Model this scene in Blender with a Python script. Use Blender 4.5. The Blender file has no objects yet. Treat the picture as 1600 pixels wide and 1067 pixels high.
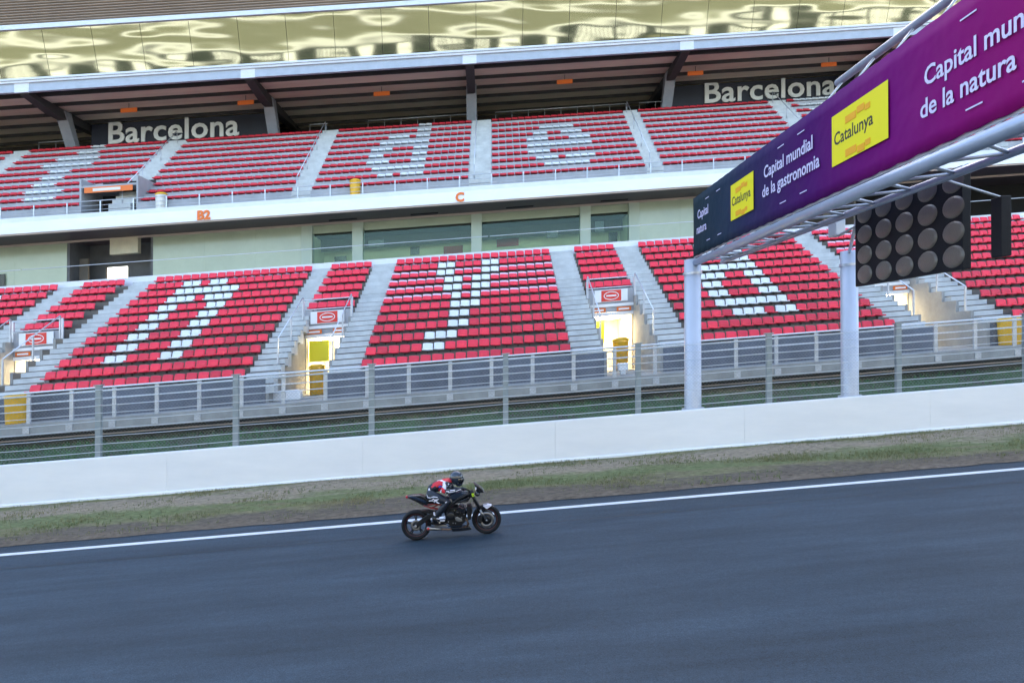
import bpy, bmesh, math, random
from mathutils import Vector, Matrix
random.seed(7)
R = math.radians
K = 0.077            # the straight climbs towards +X: every level line rises K per metre
S = bpy.context.scene
COL = S.collection

# ------------------------------------------------------------------ camera, sky, sun, exposure
cd = bpy.data.cameras.new("camera"); cam = bpy.data.objects.new("camera", cd); COL.objects.link(cam)
cd.sensor_width = 36; cd.lens = 36 * 1067 / 1600; cd.clip_start = .1; cd.clip_end = 2000
cam.location = (0, 0, 3.75)
cam.rotation_euler = (R(90) - .010 * -1, 0, -.030)
S.camera = cam
SUN_EL, SUN_AZ = R(29), R(12)      # sun stands behind the grandstand: everything in view lies in its shade
w = bpy.data.worlds.new("World"); S.world = w; w.use_nodes = True
nt = w.node_tree; bg = nt.nodes['Background']
sky = nt.nodes.new('ShaderNodeTexSky'); sky.sky_type = 'NISHITA'; sky.sun_disc = False
sky.sun_elevation = SUN_EL; sky.sun_rotation = SUN_AZ
sky.air_density = 1.0; sky.dust_density = 2.5; sky.ozone_density = 1.0
nt.links.new(sky.outputs[0], bg.inputs[0]); bg.inputs[1].default_value = .15
sd = bpy.data.lights.new("sun", 'SUN'); sd.energy = 3.5; sd.angle = R(.5); sd.color = (1, .93, .82)
so = bpy.data.objects.new("sun", sd); COL.objects.link(so)
dv = Vector((math.sin(SUN_AZ) * math.cos(SUN_EL), math.cos(SUN_AZ) * math.cos(SUN_EL), math.sin(SUN_EL)))
so.rotation_euler = dv.to_track_quat('Z', 'Y').to_euler(); so.location = (0, 80, 60)
S.view_settings.view_transform = 'Standard'; S.view_settings.look = 'None'
S.view_settings.exposure = 2.42; S.view_settings.gamma = 1

# ------------------------------------------------------------------ materials
def mat(name, c, rough=.6, metal=0., var=.0, vs=2., bump=0., bs=20., c2=None, stretch=(1, 1, 1), coat=0., spec=.5, rnd=0., emit=None):
    m = bpy.data.materials.new(name); m.use_nodes = True
    n = m.node_tree.nodes; l = m.node_tree.links; b = n['Principled BSDF']
    b.inputs['Roughness'].default_value = rough; b.inputs['Metallic'].default_value = metal
    b.inputs['Specular IOR Level'].default_value = spec
    b.inputs['Coat Weight'].default_value = coat
    b.inputs['Base Color'].default_value = (*c, 1)
    if emit: b.inputs['Emission Color'].default_value = (*emit[0], 1); b.inputs['Emission Strength'].default_value = emit[1]
    mp = None
    if var or bump or c2:
        g = n.new('ShaderNodeNewGeometry'); mp = n.new('ShaderNodeMapping'); mp.inputs['Scale'].default_value = stretch
        l.new(g.outputs['Position'], mp.inputs[0])
    src = None
    if var or c2:
        t = n.new('ShaderNodeTexNoise'); t.inputs['Scale'].default_value = vs; t.inputs['Detail'].default_value = 6
        t.inputs['Roughness'].default_value = .65
        l.new(mp.outputs[0], t.inputs[0])
        r = n.new('ShaderNodeValToRGB'); r.color_ramp.elements[0].position = .3; r.color_ramp.elements[1].position = .7
        lo = tuple(max(0, v * (1 - var)) for v in c) if not c2 else c2
        r.color_ramp.elements[0].color = (*lo, 1)
        r.color_ramp.elements[1].color = (*(c if c2 else tuple(min(1, v * (1 + var)) for v in c)), 1)
        l.new(t.outputs[0], r.inputs[0]); l.new(r.outputs[0], b.inputs['Base Color']); src = r.outputs[0]
    if rnd:
        oi = n.new('ShaderNodeObjectInfo'); hs = n.new('ShaderNodeHueSaturation')
        mr = n.new('ShaderNodeMapRange'); mr.inputs[3].default_value = 1 - rnd; mr.inputs[4].default_value = 1 + rnd
        l.new(oi.outputs['Random'], mr.inputs[0]); l.new(mr.outputs[0], hs.inputs['Value'])
        if src: l.new(src, hs.inputs['Color'])
        else: hs.inputs['Color'].default_value = (*c, 1)
        l.new(hs.outputs[0], b.inputs['Base Color'])
    if bump:
        t2 = n.new('ShaderNodeTexNoise'); t2.inputs['Scale'].default_value = bs; t2.inputs['Detail'].default_value = 4
        l.new(mp.outputs[0], t2.inputs[0])
        bp = n.new('ShaderNodeBump'); bp.inputs['Strength'].default_value = bump; bp.inputs['Distance'].default_value = .02
        l.new(t2.outputs[0], bp.inputs['Height']); l.new(bp.outputs[0], b.inputs['Normal'])
    return m

M = {}
M['concrete'] = mat('concrete', (.33, .32, .30), .85, var=.22, vs=1.1, bump=.3)
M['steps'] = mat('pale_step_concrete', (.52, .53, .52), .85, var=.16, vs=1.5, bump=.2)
M['riser_dark'] = mat('weathered_shaded_riser_concrete', (.21, .178, .145), .9, c2=(.10, .085, .072), vs=1.3, bump=.3, stretch=(.5, 1, 1.5))  # stained concrete, with the shade between seat rows put into its colour
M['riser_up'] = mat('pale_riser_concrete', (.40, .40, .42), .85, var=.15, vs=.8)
M['white_paint'] = mat('white_painted_concrete', (.92, .905, .88), .5, c2=(.84, .835, .82), stretch=(.35, 1, 1.6), vs=1.1, bump=.08, bs=6)
M['cream_paint'] = mat('cream_painted_cap', (.74, .71, .64), .6, var=.05, vs=1.5)
M['white_metal'] = mat('white_painted_steel', (.72, .73, .76), .4, var=.05, vs=2)
M['blue_grey'] = mat('blue_grey_painted_steel', (.42, .46, .53), .45, var=.08, vs=2)
M['front_panel'] = mat('grey_front_panel', (.125, .135, .165), .6, var=.3, vs=.9, stretch=(1.2, 1, .4))
M['galv'] = mat('galvanised_steel', (.52, .54, .58), .38, metal=.55, var=.12, vs=5)
M['bright_rail'] = mat('bright_galvanised_rail', (.72, .74, .78), .32, metal=.3)
M['cable'] = mat('steel_cable', (.62, .64, .66), .4, metal=.3)
M['post'] = mat('fence_post_steel', (.30, .34, .35), .5, metal=.3, var=.12, vs=6)
M['dark'] = mat('dark_undercroft', (.035, .033, .032), .9, var=.3, vs=1)
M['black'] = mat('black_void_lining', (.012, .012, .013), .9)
M['soffit'] = mat('plum_soffit_panel', (.115, .082, .085), .6, var=.12, vs=1)
M['trim'] = mat('beige_trim', (.50, .40, .34), .6)
M['roof_board'] = mat('beige_roof_board', (.70, .61, .48), .7, var=.12, vs=.7, stretch=(.3, 2, 2))
M['roof_dark'] = mat('dark_roof_steel', (.04, .038, .04), .7)
M['col'] = mat('column_steel', (.24, .26, .29), .5, var=.1, vs=1.5)
M['louver'] = mat('brown_louver', (.33, .235, .165), .6, var=.2, vs=.15, stretch=(1, .1, .1))
M['navy'] = mat('navy_board', (.022, .028, .050), .6, var=.15, vs=1)
M['letter'] = mat('pale_letter', (.80, .83, .85), .5)
M['green_wall'] = mat('pale_green_panel', (.42, .47, .34), .25, var=.08, vs=.5, coat=.4)
M['green_pillar'] = mat('pale_green_pillar', (.46, .53, .43), .4)
M['inner_wall'] = mat('lounge_inner_wall', (.74, .78, .56), .7, var=.06, vs=1)
M['inner_ceil'] = mat('lounge_ceiling', (.06, .07, .068), .7)
M['brown_wall'] = mat('brown_passage_wall', (.16, .135, .11), .8, var=.25, vs=.6)
M['grey_wall'] = mat('grey_passage_wall', (.14, .14, .145), .8, var=.2, vs=.8)
M['tv'] = mat('black_screen', (.01, .012, .016), .2)
M['red_panel'] = mat('red_panel', (.35, .03, .025), .6)
M['table'] = mat('white_tabletop', (.62, .70, .70), .4)
M['seat_red'] = mat('red_plastic', (.78, .030, .062), .42, rnd=.20, bump=.02)
M['seat_red_up'] = mat('red_plastic_faded', (.64, .030, .048), .45, rnd=.2)
M['seat_white'] = mat('white_plastic', (.74, .75, .74), .42, rnd=.06)
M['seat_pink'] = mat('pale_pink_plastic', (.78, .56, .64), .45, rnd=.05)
M['seat_dark'] = mat('seat_bracket_steel', (.05, .05, .05), .6)
M['yellow'] = mat('yellow_plastic', (.80, .43, .012), .42, var=.08, vs=4)
M['orange'] = mat('orange_vinyl', (.80, .17, .02), .5)
M['sign_red'] = mat('red_sign_face', (.72, .045, .03), .5)
M['sign_white'] = mat('white_sign_face', (.80, .80, .80), .5)
M['neon'] = mat('neon_yellow_face', (.62, .66, .04), .5)
M['cream_wall'] = mat('cream_tunnel_wall', (.66, .58, .42), .7, var=.08, vs=2)
M['lamp'] = mat('added_tunnel_glow', (.9, .8, .6), .5, emit=((1, .88, .62), 7.))  # added glow for the stair portals, in place of sunlight
M['tube'] = mat('blue_grey_tube', (.36, .42, .54), .35, metal=.35, var=.08, vs=3)
M['pole'] = mat('pole_steel', (.56, .58, .64), .4, metal=.3, var=.06, vs=3, stretch=(1, 1, .3))
M['panel_dark'] = mat('black_light_box', (.006, .007, .011), .6, spec=.25)
M['lens'] = mat('smoked_lens', (.125, .108, .092), .3, bump=.4, bs=60, coat=.3)
M['banner_yellow'] = mat('yellow_print', (.86, .74, 0.005), .6)
M['banner_orange'] = mat('orange_print', (.86, .40, .01), .6)
M['banner_white'] = mat('lilac_white_print', (.66, .62, .86), .6)
M['banner_black'] = mat('black_print', (.03, .03, .02), .6)
M['grass_blade'] = mat('green_grass_blade', (.12, .17, .055), .7, c2=(.27, .22, .11), vs=.5, stretch=(.35, 2.2, 1))
M['bank_blade'] = mat('bank_weed_blade', (.06, .19, .04), .7, c2=(.025, .06, .025), vs=.9)

# banner print: dark teal -> indigo -> purple -> magenta along its length
def banner_mat():
    m = bpy.data.materials.new('printed_banner'); m.use_nodes = True
    n = m.node_tree.nodes; l = m.node_tree.links; b = n['Principled BSDF']; b.inputs['Roughness'].default_value = .8; b.inputs['Specular IOR Level'].default_value = .2
    g = n.new('ShaderNodeNewGeometry'); sx = n.new('ShaderNodeSeparateXYZ'); l.new(g.outputs['Position'], sx.inputs[0])
    mr = n.new('ShaderNodeMapRange'); mr.inputs[1].default_value = 22; mr.inputs[2].default_value = 6; l.new(sx.outputs['Y'], mr.inputs[0])
    r = n.new('ShaderNodeValToRGB'); l.new(mr.outputs[0], r.inputs[0]); e = r.color_ramp
    e.elements[0].position = 0; e.elements[0].color = (.010, .030, .038, 1)
    e.elements[1].position = 1; e.elements[1].color = (.30, .0, .12, 1)
    for p, c in ((.20, (.012, .030, .062)), (.36, (.026, .015, .085)), (.52, (.065, .001, .115)), (.70, (.17, .0, .145)), (.82, (.23, .0, .135))):
        x = e.elements.new(p); x.color = (*c, 1)
    l.new(r.outputs[0], b.inputs['Base Color'])
    t = n.new('ShaderNodeTexNoise'); t.inputs['Scale'].default_value = 1.6; l.new(g.outputs['Position'], t.inputs[0])
    bp = n.new('ShaderNodeBump'); bp.inputs['Strength'].default_value = .6; bp.inputs['Distance'].default_value = .08
    l.new(t.outputs[0], bp.inputs['Height']); l.new(bp.outputs[0], b.inputs['Normal'])
    return m
M['banner'] = banner_mat()

def glass_mirror():
    m = bpy.data.materials.new('olive_mirror_glass'); m.use_nodes = True
    n = m.node_tree.nodes; l = m.node_tree.links; b = n['Principled BSDF']
    b.inputs['Base Color'].default_value = (.225, .24, .185, 1); b.inputs['Metallic'].default_value = 1; b.inputs['Roughness'].default_value = .05
    g = n.new('ShaderNodeNewGeometry'); mp = n.new('ShaderNodeMapping'); mp.inputs['Scale'].default_value = (.20, .35, .8); l.new(g.outputs['Position'], mp.inputs[0])
    t = n.new('ShaderNodeTexNoise'); t.inputs['Scale'].default_value = 1.; t.inputs['Detail'].default_value = 1; l.new(mp.outputs[0], t.inputs[0])
    bp = n.new('ShaderNodeBump'); bp.inputs['Strength'].default_value = .30; bp.inputs['Distance'].default_value = .08
    l.new(t.outputs[0], bp.inputs['Height']); l.new(bp.outputs[0], b.inputs['Normal'])
    return m
M['mirror'] = glass_mirror()

def pane_mat():
    m = bpy.data.materials.new('clear_glass'); m.use_nodes = True
    n = m.node_tree.nodes; l = m.node_tree.links
    for x in list(n):
        if x.type != 'OUTPUT_MATERIAL': n.remove(x)
    tr = n.new('ShaderNodeBsdfTransparent'); tr.inputs[0].default_value = (.88, .94, .88, 1)
    gl = n.new('ShaderNodeBsdfGlossy'); gl.inputs['Roughness'].default_value = .04; gl.inputs['Color'].default_value = (.8, .95, .9, 1)
    mx = n.new('ShaderNodeMixShader'); fr = n.new('ShaderNodeFresnel'); fr.inputs[0].default_value = 1.3
    l.new(fr.outputs[0], mx.inputs[0]); l.new(tr.outputs[0], mx.inputs[1]); l.new(gl.outputs[0], mx.inputs[2])
    l.new(mx.outputs[0], n['Material Output'].inputs[0]); return m
M['pane'] = pane_mat()

def asphalt_mat():
    m = bpy.data.materials.new('asphalt'); m.use_nodes = True
    n = m.node_tree.nodes; l = m.node_tree.links; b = n['Principled BSDF']
    g = n.new('ShaderNodeNewGeometry')
    def noise(sc, st, det=5, ro=.6):
        mp = n.new('ShaderNodeMapping'); mp.inputs['Scale'].default_value = st; l.new(g.outputs['Position'], mp.inputs[0])
        t = n.new('ShaderNodeTexNoise'); t.inputs['Scale'].default_value = sc; t.inputs['Detail'].default_value = det; t.inputs['Roughness'].default_value = ro
        l.new(mp.outputs[0], t.inputs[0]); return t
    a = noise(1., (.035, .9, 1)); r1 = n.new('ShaderNodeValToRGB'); l.new(a.outputs[0], r1.inputs[0])
    r1.color_ramp.elements[0].position = .34; r1.color_ramp.elements[0].color = (.024, .041, .057, 1)
    r1.color_ramp.elements[1].position = .66; r1.color_ramp.elements[1].color = (.038, .062, .086, 1)
    c = noise(1., (.5, 3.2, 1)); d = noise(55., (1, 1, 1), 3, .8)
    def mul(x, y, f, lo, hi):
        mr = n.new('ShaderNodeMapRange'); mr.inputs[1].default_value = .3; mr.inputs[2].default_value = .7; mr.inputs[3].default_value = lo; mr.inputs[4].default_value = hi
        l.new(y.outputs[0], mr.inputs[0]); mm = n.new('ShaderNodeMix'); mm.data_type = 'RGBA'; mm.blend_type = 'MULTIPLY'; mm.inputs[0].default_value = 1
        l.new(x, mm.inputs[6]); l.new(mr.outputs[0], mm.inputs[7]); return mm.outputs[2]
    pt = noise(.22, (.5, 1.4, 1), 3); o = mul(r1.outputs[0], c, 1, .80, 1.16); o = mul(o, pt, 1, .80, 1.15); o = mul(o, noise(14., (1, 1, 1), 3, .8), 1, .84, 1.16); o = mul(o, d, 1, .50, 1.50)
    l.new(o, b.inputs['Base Color']); b.inputs['Roughness'].default_value = .72; b.inputs['Specular IOR Level'].default_value = .35
    bp = n.new('ShaderNodeBump'); bp.inputs['Strength'].default_value = .6; bp.inputs['Distance'].default_value = .012
    l.new(d.outputs[0], bp.inputs['Height']); l.new(bp.outputs[0], b.inputs['Normal'])
    return m
M['asphalt'] = asphalt_mat()
M['seam'] = mat('sealed_joint', (.026, .028, .032), .6, var=.3, vs=4)
M['line'] = mat('white_line_paint', (.74, .75, .77), .6, var=.10, vs=3, bump=.3, bs=50)

def verge_mat():
    m = bpy.data.materials.new('dry_verge'); m.use_nodes = True
    n = m.node_tree.nodes; l = m.node_tree.links; b = n['Principled BSDF']; b.inputs['Roughness'].default_value = .95; b.inputs['Specular IOR Level'].default_value = .1
    g = n.new('ShaderNodeNewGeometry'); sx = n.new('ShaderNodeSeparateXYZ'); l.new(g.outputs['Position'], sx.inputs[0])
    def noise(sc, st, det=6):
        mp = n.new('ShaderNodeMapping'); mp.inputs['Scale'].default_value = st; l.new(g.outputs['Position'], mp.inputs[0])
        t = n.new('ShaderNodeTexNoise'); t.inputs['Scale'].default_value = sc; t.inputs['Detail'].default_value = det; t.inputs['Roughness'].default_value = .7
        l.new(mp.outputs[0], t.inputs[0]); return t
    a = noise(1., (.30, 1.1, 1)); f = noise(9., (.6, 1.2, 1)); 
    ad = n.new('ShaderNodeMath'); ad.operation = 'MULTIPLY_ADD'; l.new(a.outputs[0], ad.inputs[0]); ad.inputs[1].default_value = 4.4; l.new(sx.outputs['Y'], ad.inputs[2])
    mr = n.new('ShaderNodeMapRange'); mr.inputs[1].default_value = 15.9 + 2.2; mr.inputs[2].default_value = 21.4 + 2.2; l.new(ad.outputs[0], mr.inputs[0])
    r = n.new('ShaderNodeValToRGB'); l.new(mr.outputs[0], r.inputs[0]); e = r.color_ramp
    e.elements[0].position = 0; e.elements[0].color = (0.195, 0.158, 0.123, 1)
    e.elements[1].position = 1; e.elements[1].color = (0.188, 0.188, 0.083, 1)
    for p, c in ((.10, (0.165, 0.130, 0.095)), (.26, (0.140, 0.115, 0.088)), (.36, (0.205, 0.180, 0.100)), (.46, (0.160, 0.180, 0.080)), (.58, (0.180, 0.188, 0.090)), (.68, (0.300, 0.238, 0.165)), (.86, (0.315, 0.250, 0.180))):
        x = e.elements.new(p); x.color = (*c, 1)
    mr2 = n.new('ShaderNodeMapRange'); mr2.inputs[1].default_value = .3; mr2.inputs[2].default_value = .7; mr2.inputs[3].default_value = .55; mr2.inputs[4].default_value = 1.4; l.new(f.outputs[0], mr2.inputs[0])
    mm = n.new('ShaderNodeMix'); mm.data_type = 'RGBA'; mm.blend_type = 'MULTIPLY'; mm.inputs[0].default_value = 1; l.new(r.outputs[0], mm.inputs[6]); l.new(mr2.outputs[0], mm.inputs[7])
    l.new(mm.outputs[2], b.inputs['Base Color'])
    bp = n.new('ShaderNodeBump'); bp.inputs['Strength'].default_value = .8; bp.inputs['Distance'].default_value = .05; l.new(f.outputs[0], bp.inputs['Height']); l.new(bp.outputs[0], b.inputs['Normal'])
    return m
M['verge'] = verge_mat()
M['bank'] = mat('bank_soil_and_weeds', (.045, .11, .032), .95, c2=(.045, .038, .025), vs=.7, bump=.6, bs=9)
M['ground'] = mat('far_ground', (.16, .15, .10), .95, var=.3, vs=.05)

# ------------------------------------------------------------------ mesh helpers
def wloc(o):
    v = Vector((0, 0, 0))
    while o is not None: v += o.location; o = o.parent
    return v
class MB:
    def __init__(s): s.v = []; s.f = []; s.m = []; s.cur = 0; s.sm = []
    def mi(s, i): s.cur = i; return s
    def face(s, idx, smooth=False): s.f.append(tuple(idx)); s.m.append(s.cur); s.sm.append(smooth)
    def poly(s, pts): n = len(s.v); s.v += [tuple(p) for p in pts]; s.face(range(n, n + len(pts)))
    def box(s, x0, x1, y0, y1, z0, z1):
        n = len(s.v); s.v += [(x, y, z) for x in (x0, x1) for y in (y0, y1) for z in (z0, z1)]
        for q in ((0, 1, 3, 2), (4, 6, 7, 5), (0, 4, 5, 1), (2, 3, 7, 6), (0, 2, 6, 4), (1, 5, 7, 3)): s.face([n + i for i in q])
        return s
    def prism(s, prof, x0, x1):            # profile in (y, z), swept along X; counter-clockwise seen from -X or not, both closed
        n = len(s.v); k = len(prof)
        s.v += [(x0, y, z) for y, z in prof] + [(x1, y, z) for y, z in prof]
        s.face([n + i for i in range(k)][::-1]); s.face([n + k + i for i in range(k)])
        for i in range(k): j = (i + 1) % k; s.face([n + i, n + j, n + k + j, n + k + i])
        return s
    def prism_y(s, prof, y0, y1):          # profile in (x, z), swept along Y
        n = len(s.v); k = len(prof)
        s.v += [(x, y0, z) for x, z in prof] + [(x, y1, z) for x, z in prof]
        s.face([n + i for i in range(k)]); s.face([n + k + i for i in range(k)][::-1])
        for i in range(k): j = (i + 1) % k; s.face([n + j, n + i, n + k + i, n + k + j])
        return s
    def tube(s, pts, rad, n=10, cap=True):
        pts = [Vector(p) for p in pts]; rad = rad if isinstance(rad, (list, tuple)) else [rad] * len(pts)
        base = len(s.v)
        d0 = (pts[1] - pts[0]).normalized(); up = Vector((0, 0, 1)) if abs(d0.z) < .9 else Vector((1, 0, 0))
        for i, p in enumerate(pts):
            d = (pts[min(i + 1, len(pts) - 1)] - pts[max(i - 1, 0)]).normalized()
            a = d.cross(up).normalized(); b = a.cross(d).normalized()
            for k in range(n):
                t = 2 * math.pi * k / n; q = p + (a * math.cos(t) + b * math.sin(t)) * rad[i]; s.v.append(tuple(q))
        for i in range(len(pts) - 1):
            for k in range(n):
                k2 = (k + 1) % n; s.face([base + i * n + k, base + i * n + k2, base + (i + 1) * n + k2, base + (i + 1) * n + k], True)
        if cap:
            s.face([base + k for k in range(n)][::-1]); s.face([base + (len(pts) - 1) * n + k for k in range(n)])
        return s
    def lathe(s, prof, c, axis='y', n=32, smooth=True):   # prof: (radius, offset along axis)
        base = len(s.v); k = len(prof)
        for i in range(n):
            t = 2 * math.pi * i / n; ct, st = math.cos(t), math.sin(t)
            for r, a in prof:
                p = {'y': (c[0] + r * ct, c[1] + a, c[2] + r * st), 'z': (c[0] + r * ct, c[1] + r * st, c[2] + a), 'x': (c[0] + a, c[1] + r * ct, c[2] + r * st)}[axis]
                s.v.append(p)
        for i in range(n):
            j = (i + 1) % n
            for q in range(k - 1): s.face([base + i * k + q, base + j * k + q, base + j * k + q + 1, base + i * k + q + 1], smooth)
        return s
    def ball(s, c, r, n=16, m=10):
        r = r if isinstance(r, (tuple, list)) else (r, r, r); base = len(s.v)
        for i in range(m + 1):
            ph = math.pi * i / m
            for k in range(n):
                t = 2 * math.pi * k / n; s.v.append((c[0] + r[0] * math.sin(ph) * math.cos(t), c[1] + r[1] * math.sin(ph) * math.sin(t), c[2] + r[2] * math.cos(ph)))
        for i in range(m):
            for k in range(n): k2 = (k + 1) % n; s.face([base + i * n + k, base + (i + 1) * n + k, base + (i + 1) * n + k2, base + i * n + k2], True)
        return s
    def build(s, name, mats, parent=None, shear=True, bevel=0, kind=None):
        mats = mats if isinstance(mats, (list, tuple)) else [mats]
        vs = [(x, y, z + K * x) for x, y, z in s.v] if shear else list(s.v)
        me = bpy.data.meshes.new(name)
        if parent is not None: org = wloc(parent) if shear else Vector((0, 0, 0))
        elif shear:
            xs = [v[0] for v in vs]; ys = [v[1] for v in vs]; x = (min(xs) + max(xs)) / 2
            org = Vector((x, (min(ys) + max(ys)) / 2, min(v[2] - K * v[0] for v in vs) + K * x))
        else: org = Vector((0, 0, 0))
        me.from_pydata([tuple(Vector(v) - org) for v in vs], [], s.f)
        for m_ in mats: me.materials.append(M[m_] if isinstance(m_, str) else m_)
        me.polygons.foreach_set('material_index', s.m); me.polygons.foreach_set('use_smooth', s.sm)
        me.validate(); me.update()
        bm = bmesh.new(); bm.from_mesh(me); bmesh.ops.recalc_face_normals(bm, faces=bm.faces); bm.to_mesh(me); bm.free()
        o = bpy.data.objects.new(name, me); COL.objects.link(o)
        if parent is None: o.location = org
        else: o.parent = parent
        if bevel:
            b = o.modifiers.new('bevel', 'BEVEL'); b.width = bevel; b.segments = 2; b.limit_method = 'ANGLE'
        if kind: o['kind'] = kind
        return o
def tag(o, label, cat, group=None):
    o['label'] = label; o['category'] = cat
    if group: o['group'] = group
    return o
def empty(name, x, y, z, label, cat, group=None):
    o = bpy.data.objects.new(name, None); COL.objects.link(o); o.location = (x, y, z + K * x); o.empty_display_size = .3
    return tag(o, label, cat, group)
def text(mb, body, size, fn, ext=.02, bold=0., align='LEFT', space=1.):
    c = bpy.data.curves.new('txt', 'FONT'); c.body = body; c.size = size; c.extrude = ext; c.offset = bold; c.align_x = align; c.resolution_u = 3
    c.space_character = space
    o = bpy.data.objects.new('txt', c); COL.objects.link(o); bpy.context.view_layer.update()
    me = bpy.data.meshes.new_from_object(o.evaluated_get(bpy.context.evaluated_depsgraph_get()))
    n = len(mb.v); mb.v += [fn(*v.co) for v in me.vertices]
    for p in me.polygons: mb.face([n + i for i in p.vertices])
    bpy.data.objects.remove(o); bpy.data.curves.remove(c); bpy.data.meshes.remove(me)
    return mb

# ------------------------------------------------------------------ ground
X0, X1 = -60, 64
def strip(name, y0, y1, z, m, x0=X0, x1=X1, kind='structure', thick=.004):
    return MB().prism([(y0, z), (y1, z), (y1, z - thick - .02), (y0, z - thick - .02)], x0, x1).build(name, m, kind=kind)
strip('ground', -60, 140, -.10, 'ground', -400, 400)
strip('race_track', 1.9, 16.45, 0, 'asphalt', -300, 300)
o = MB().prism([(15.46, .004), (15.66, .004), (15.66, -.01), (15.46, -.01)], -300, 300).build('track_edge_line', 'line', kind='structure')
mb = MB()
random.seed(3)
for y in (14.35,):
    x = -80
    while x < 80:
        L = random.uniform(5, 14); dy = random.uniform(-.02, .02)
        mb.poly([(x, y + dy, .004), (x + L, y + dy + .01, .004), (x + L, y + dy + .03, .004), (x, y + dy + .025, .004)]); x += L + random.uniform(.0, 1.5)
mb.build('track_joint', 'seam', kind='structure')
def lerp(a, b, t): return a + (b - a) * t
# verge: a sheet with small humps
mb = MB(); nx, ny = 260, 22
for i in range(nx + 1):
    for j in range(ny + 1):
        x = lerp(X0, X1, i / nx); y = lerp(16.3, 21.45, j / ny)
        e = 1 if 0 < j else 0
        mb.v.append((x, y + (random.uniform(-.05, .05) if j in (0,) else 0), .012 + e * (.03 + .035 * math.sin(x * .7 + y * 1.9) * math.sin(x * .23) + random.uniform(-.014, .014)) if j < ny else .05))
for i in range(nx):
    for j in range(ny): a = i * (ny + 1) + j; mb.face([a, a + ny + 1, a + ny + 2, a + 1], True)
mb.build('grass_verge', 'verge', kind='structure')
# grass tufts on the verge
random.seed(11)
mb = MB()
def dens(x, y):
    d = .25 + .9 * math.exp(-((y - 18.4 - .5 * math.sin(x * .21)) / .55) ** 2) + .55 * math.exp(-((y - 21.2) / .25) ** 2)
    d *= max(.05, .5 + .5 * math.sin(x * .55 + y * 2.1 + 2 * math.sin(x * .17)) + .45 * math.sin(x * 1.7 - y * 1.3))
    return d
cnt = 0
while cnt < 16000:
    x = random.uniform(-27, 30); y = random.uniform(16.55, 21.38)
    if random.random() > dens(x, y): continue
    cnt += 1
    for q in range(3):
        a = random.uniform(0, 6.28); h = random.uniform(.025, .085); wd = random.uniform(.006, .014); lx, ly = random.uniform(-.05, .05), random.uniform(-.05, .05)
        px, py = x + random.uniform(-.04, .04), y + random.uniform(-.03, .03)
        mb.poly([(px - wd * math.cos(a), py - wd * math.sin(a), .02), (px + wd * math.cos(a), py + wd * math.sin(a), .02), (px + lx, py + ly, .04 + h)])
mb.build('grass', 'grass_blade', kind='stuff')
# bank behind the wall
MB().prism([(21.75, .85), (23.2, 1.02), (25.4, 1.33), (26.6, 1.40), (31, 1.42), (31, -.1), (21.75, -.1)], X0, X1).build('grass_bank', 'bank', kind='structure')
mb = MB(); random.seed(5)
for i in range(17000):
    x = random.uniform(-34, 38); y = random.uniform(22.0, 26.2)
    if random.random() > .55 + .5 * math.sin(x * .45 + y) * math.sin(x * .13 + 1): continue
    z = lerp(.88, 1.36, min(1, (y - 21.9) / 3.6)); h = random.uniform(.05, .22); a = random.uniform(0, 6.28); wd = random.uniform(.012, .03)
    lx, ly = random.uniform(-.1, .1), random.uniform(-.1, .1)
    mb.poly([(x - wd * math.cos(a), y - wd * math.sin(a), z), (x + wd * math.cos(a), y + wd * math.sin(a), z), (x + lx + .01, y + ly, z + h)])
mb.build('weeds', 'bank_blade', kind='stuff')

# ------------------------------------------------------------------ barrier wall
root = empty('barrier_wall', 0, 21.5, 0, 'long white painted concrete wall between the dry grass verge and the wire fence', 'wall')
mb = MB()
x = -58.
while x < 62:
    L = 6.0
    mb.prism([(21.34, -.05), (21.34, .09), (21.40, .13), (21.40, 1.30), (21.42, 1.32), (21.60, 1.32), (21.62, 1.30), (21.62, -.05)], x, x + L - .006)
    x += L
mb.build('wall_panel', 'white_paint', root)
# ------------------------------------------------------------------ catch fence on top of the wall
fence = empty('wire_fence', 0, 21.75, 0, 'wire cable fence with grey green steel posts standing behind the white wall', 'fence')
for i in range(-11, 12):
    px = .45 + 4.24 * i
    p = MB(); p.box(px - .085, px + .085, 21.69, 21.81, -.05, 3.52)
    p.box(px - .13, px + .13, 21.66, 21.84, 3.52, 3.56)
    p.build('post', 'post', fence)
for k in range(9):
    z = 1.47 + .24 * k; c = MB(); pts = []
    for i in range(-12, 12):
        for q in (0, .5):
            xx = .45 + 4.24 * (i + q); pts.append((xx, 21.67, z - (.018 if q else 0)))
    c.tube(pts, .010, 5).build('cable', 'cable', fence)
mb = MB(); st = .11
for sgn in (1, -1):
    x = -48.
    while x < 50:
        a = (x, 21.672, 1.35); b = (x + sgn * 2.1, 21.672, 3.45)
        n = len(mb.v); w_ = .0028
        mb.v += [(a[0] - w_, a[1], a[2]), (a[0] + w_, a[1], a[2]), (b[0] + w_, b[1], b[2]), (b[0] - w_, b[1], b[2])]; mb.face([n, n + 1, n + 2, n + 3])
        x += st
mb.build('wire_mesh', 'post', fence)

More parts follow.
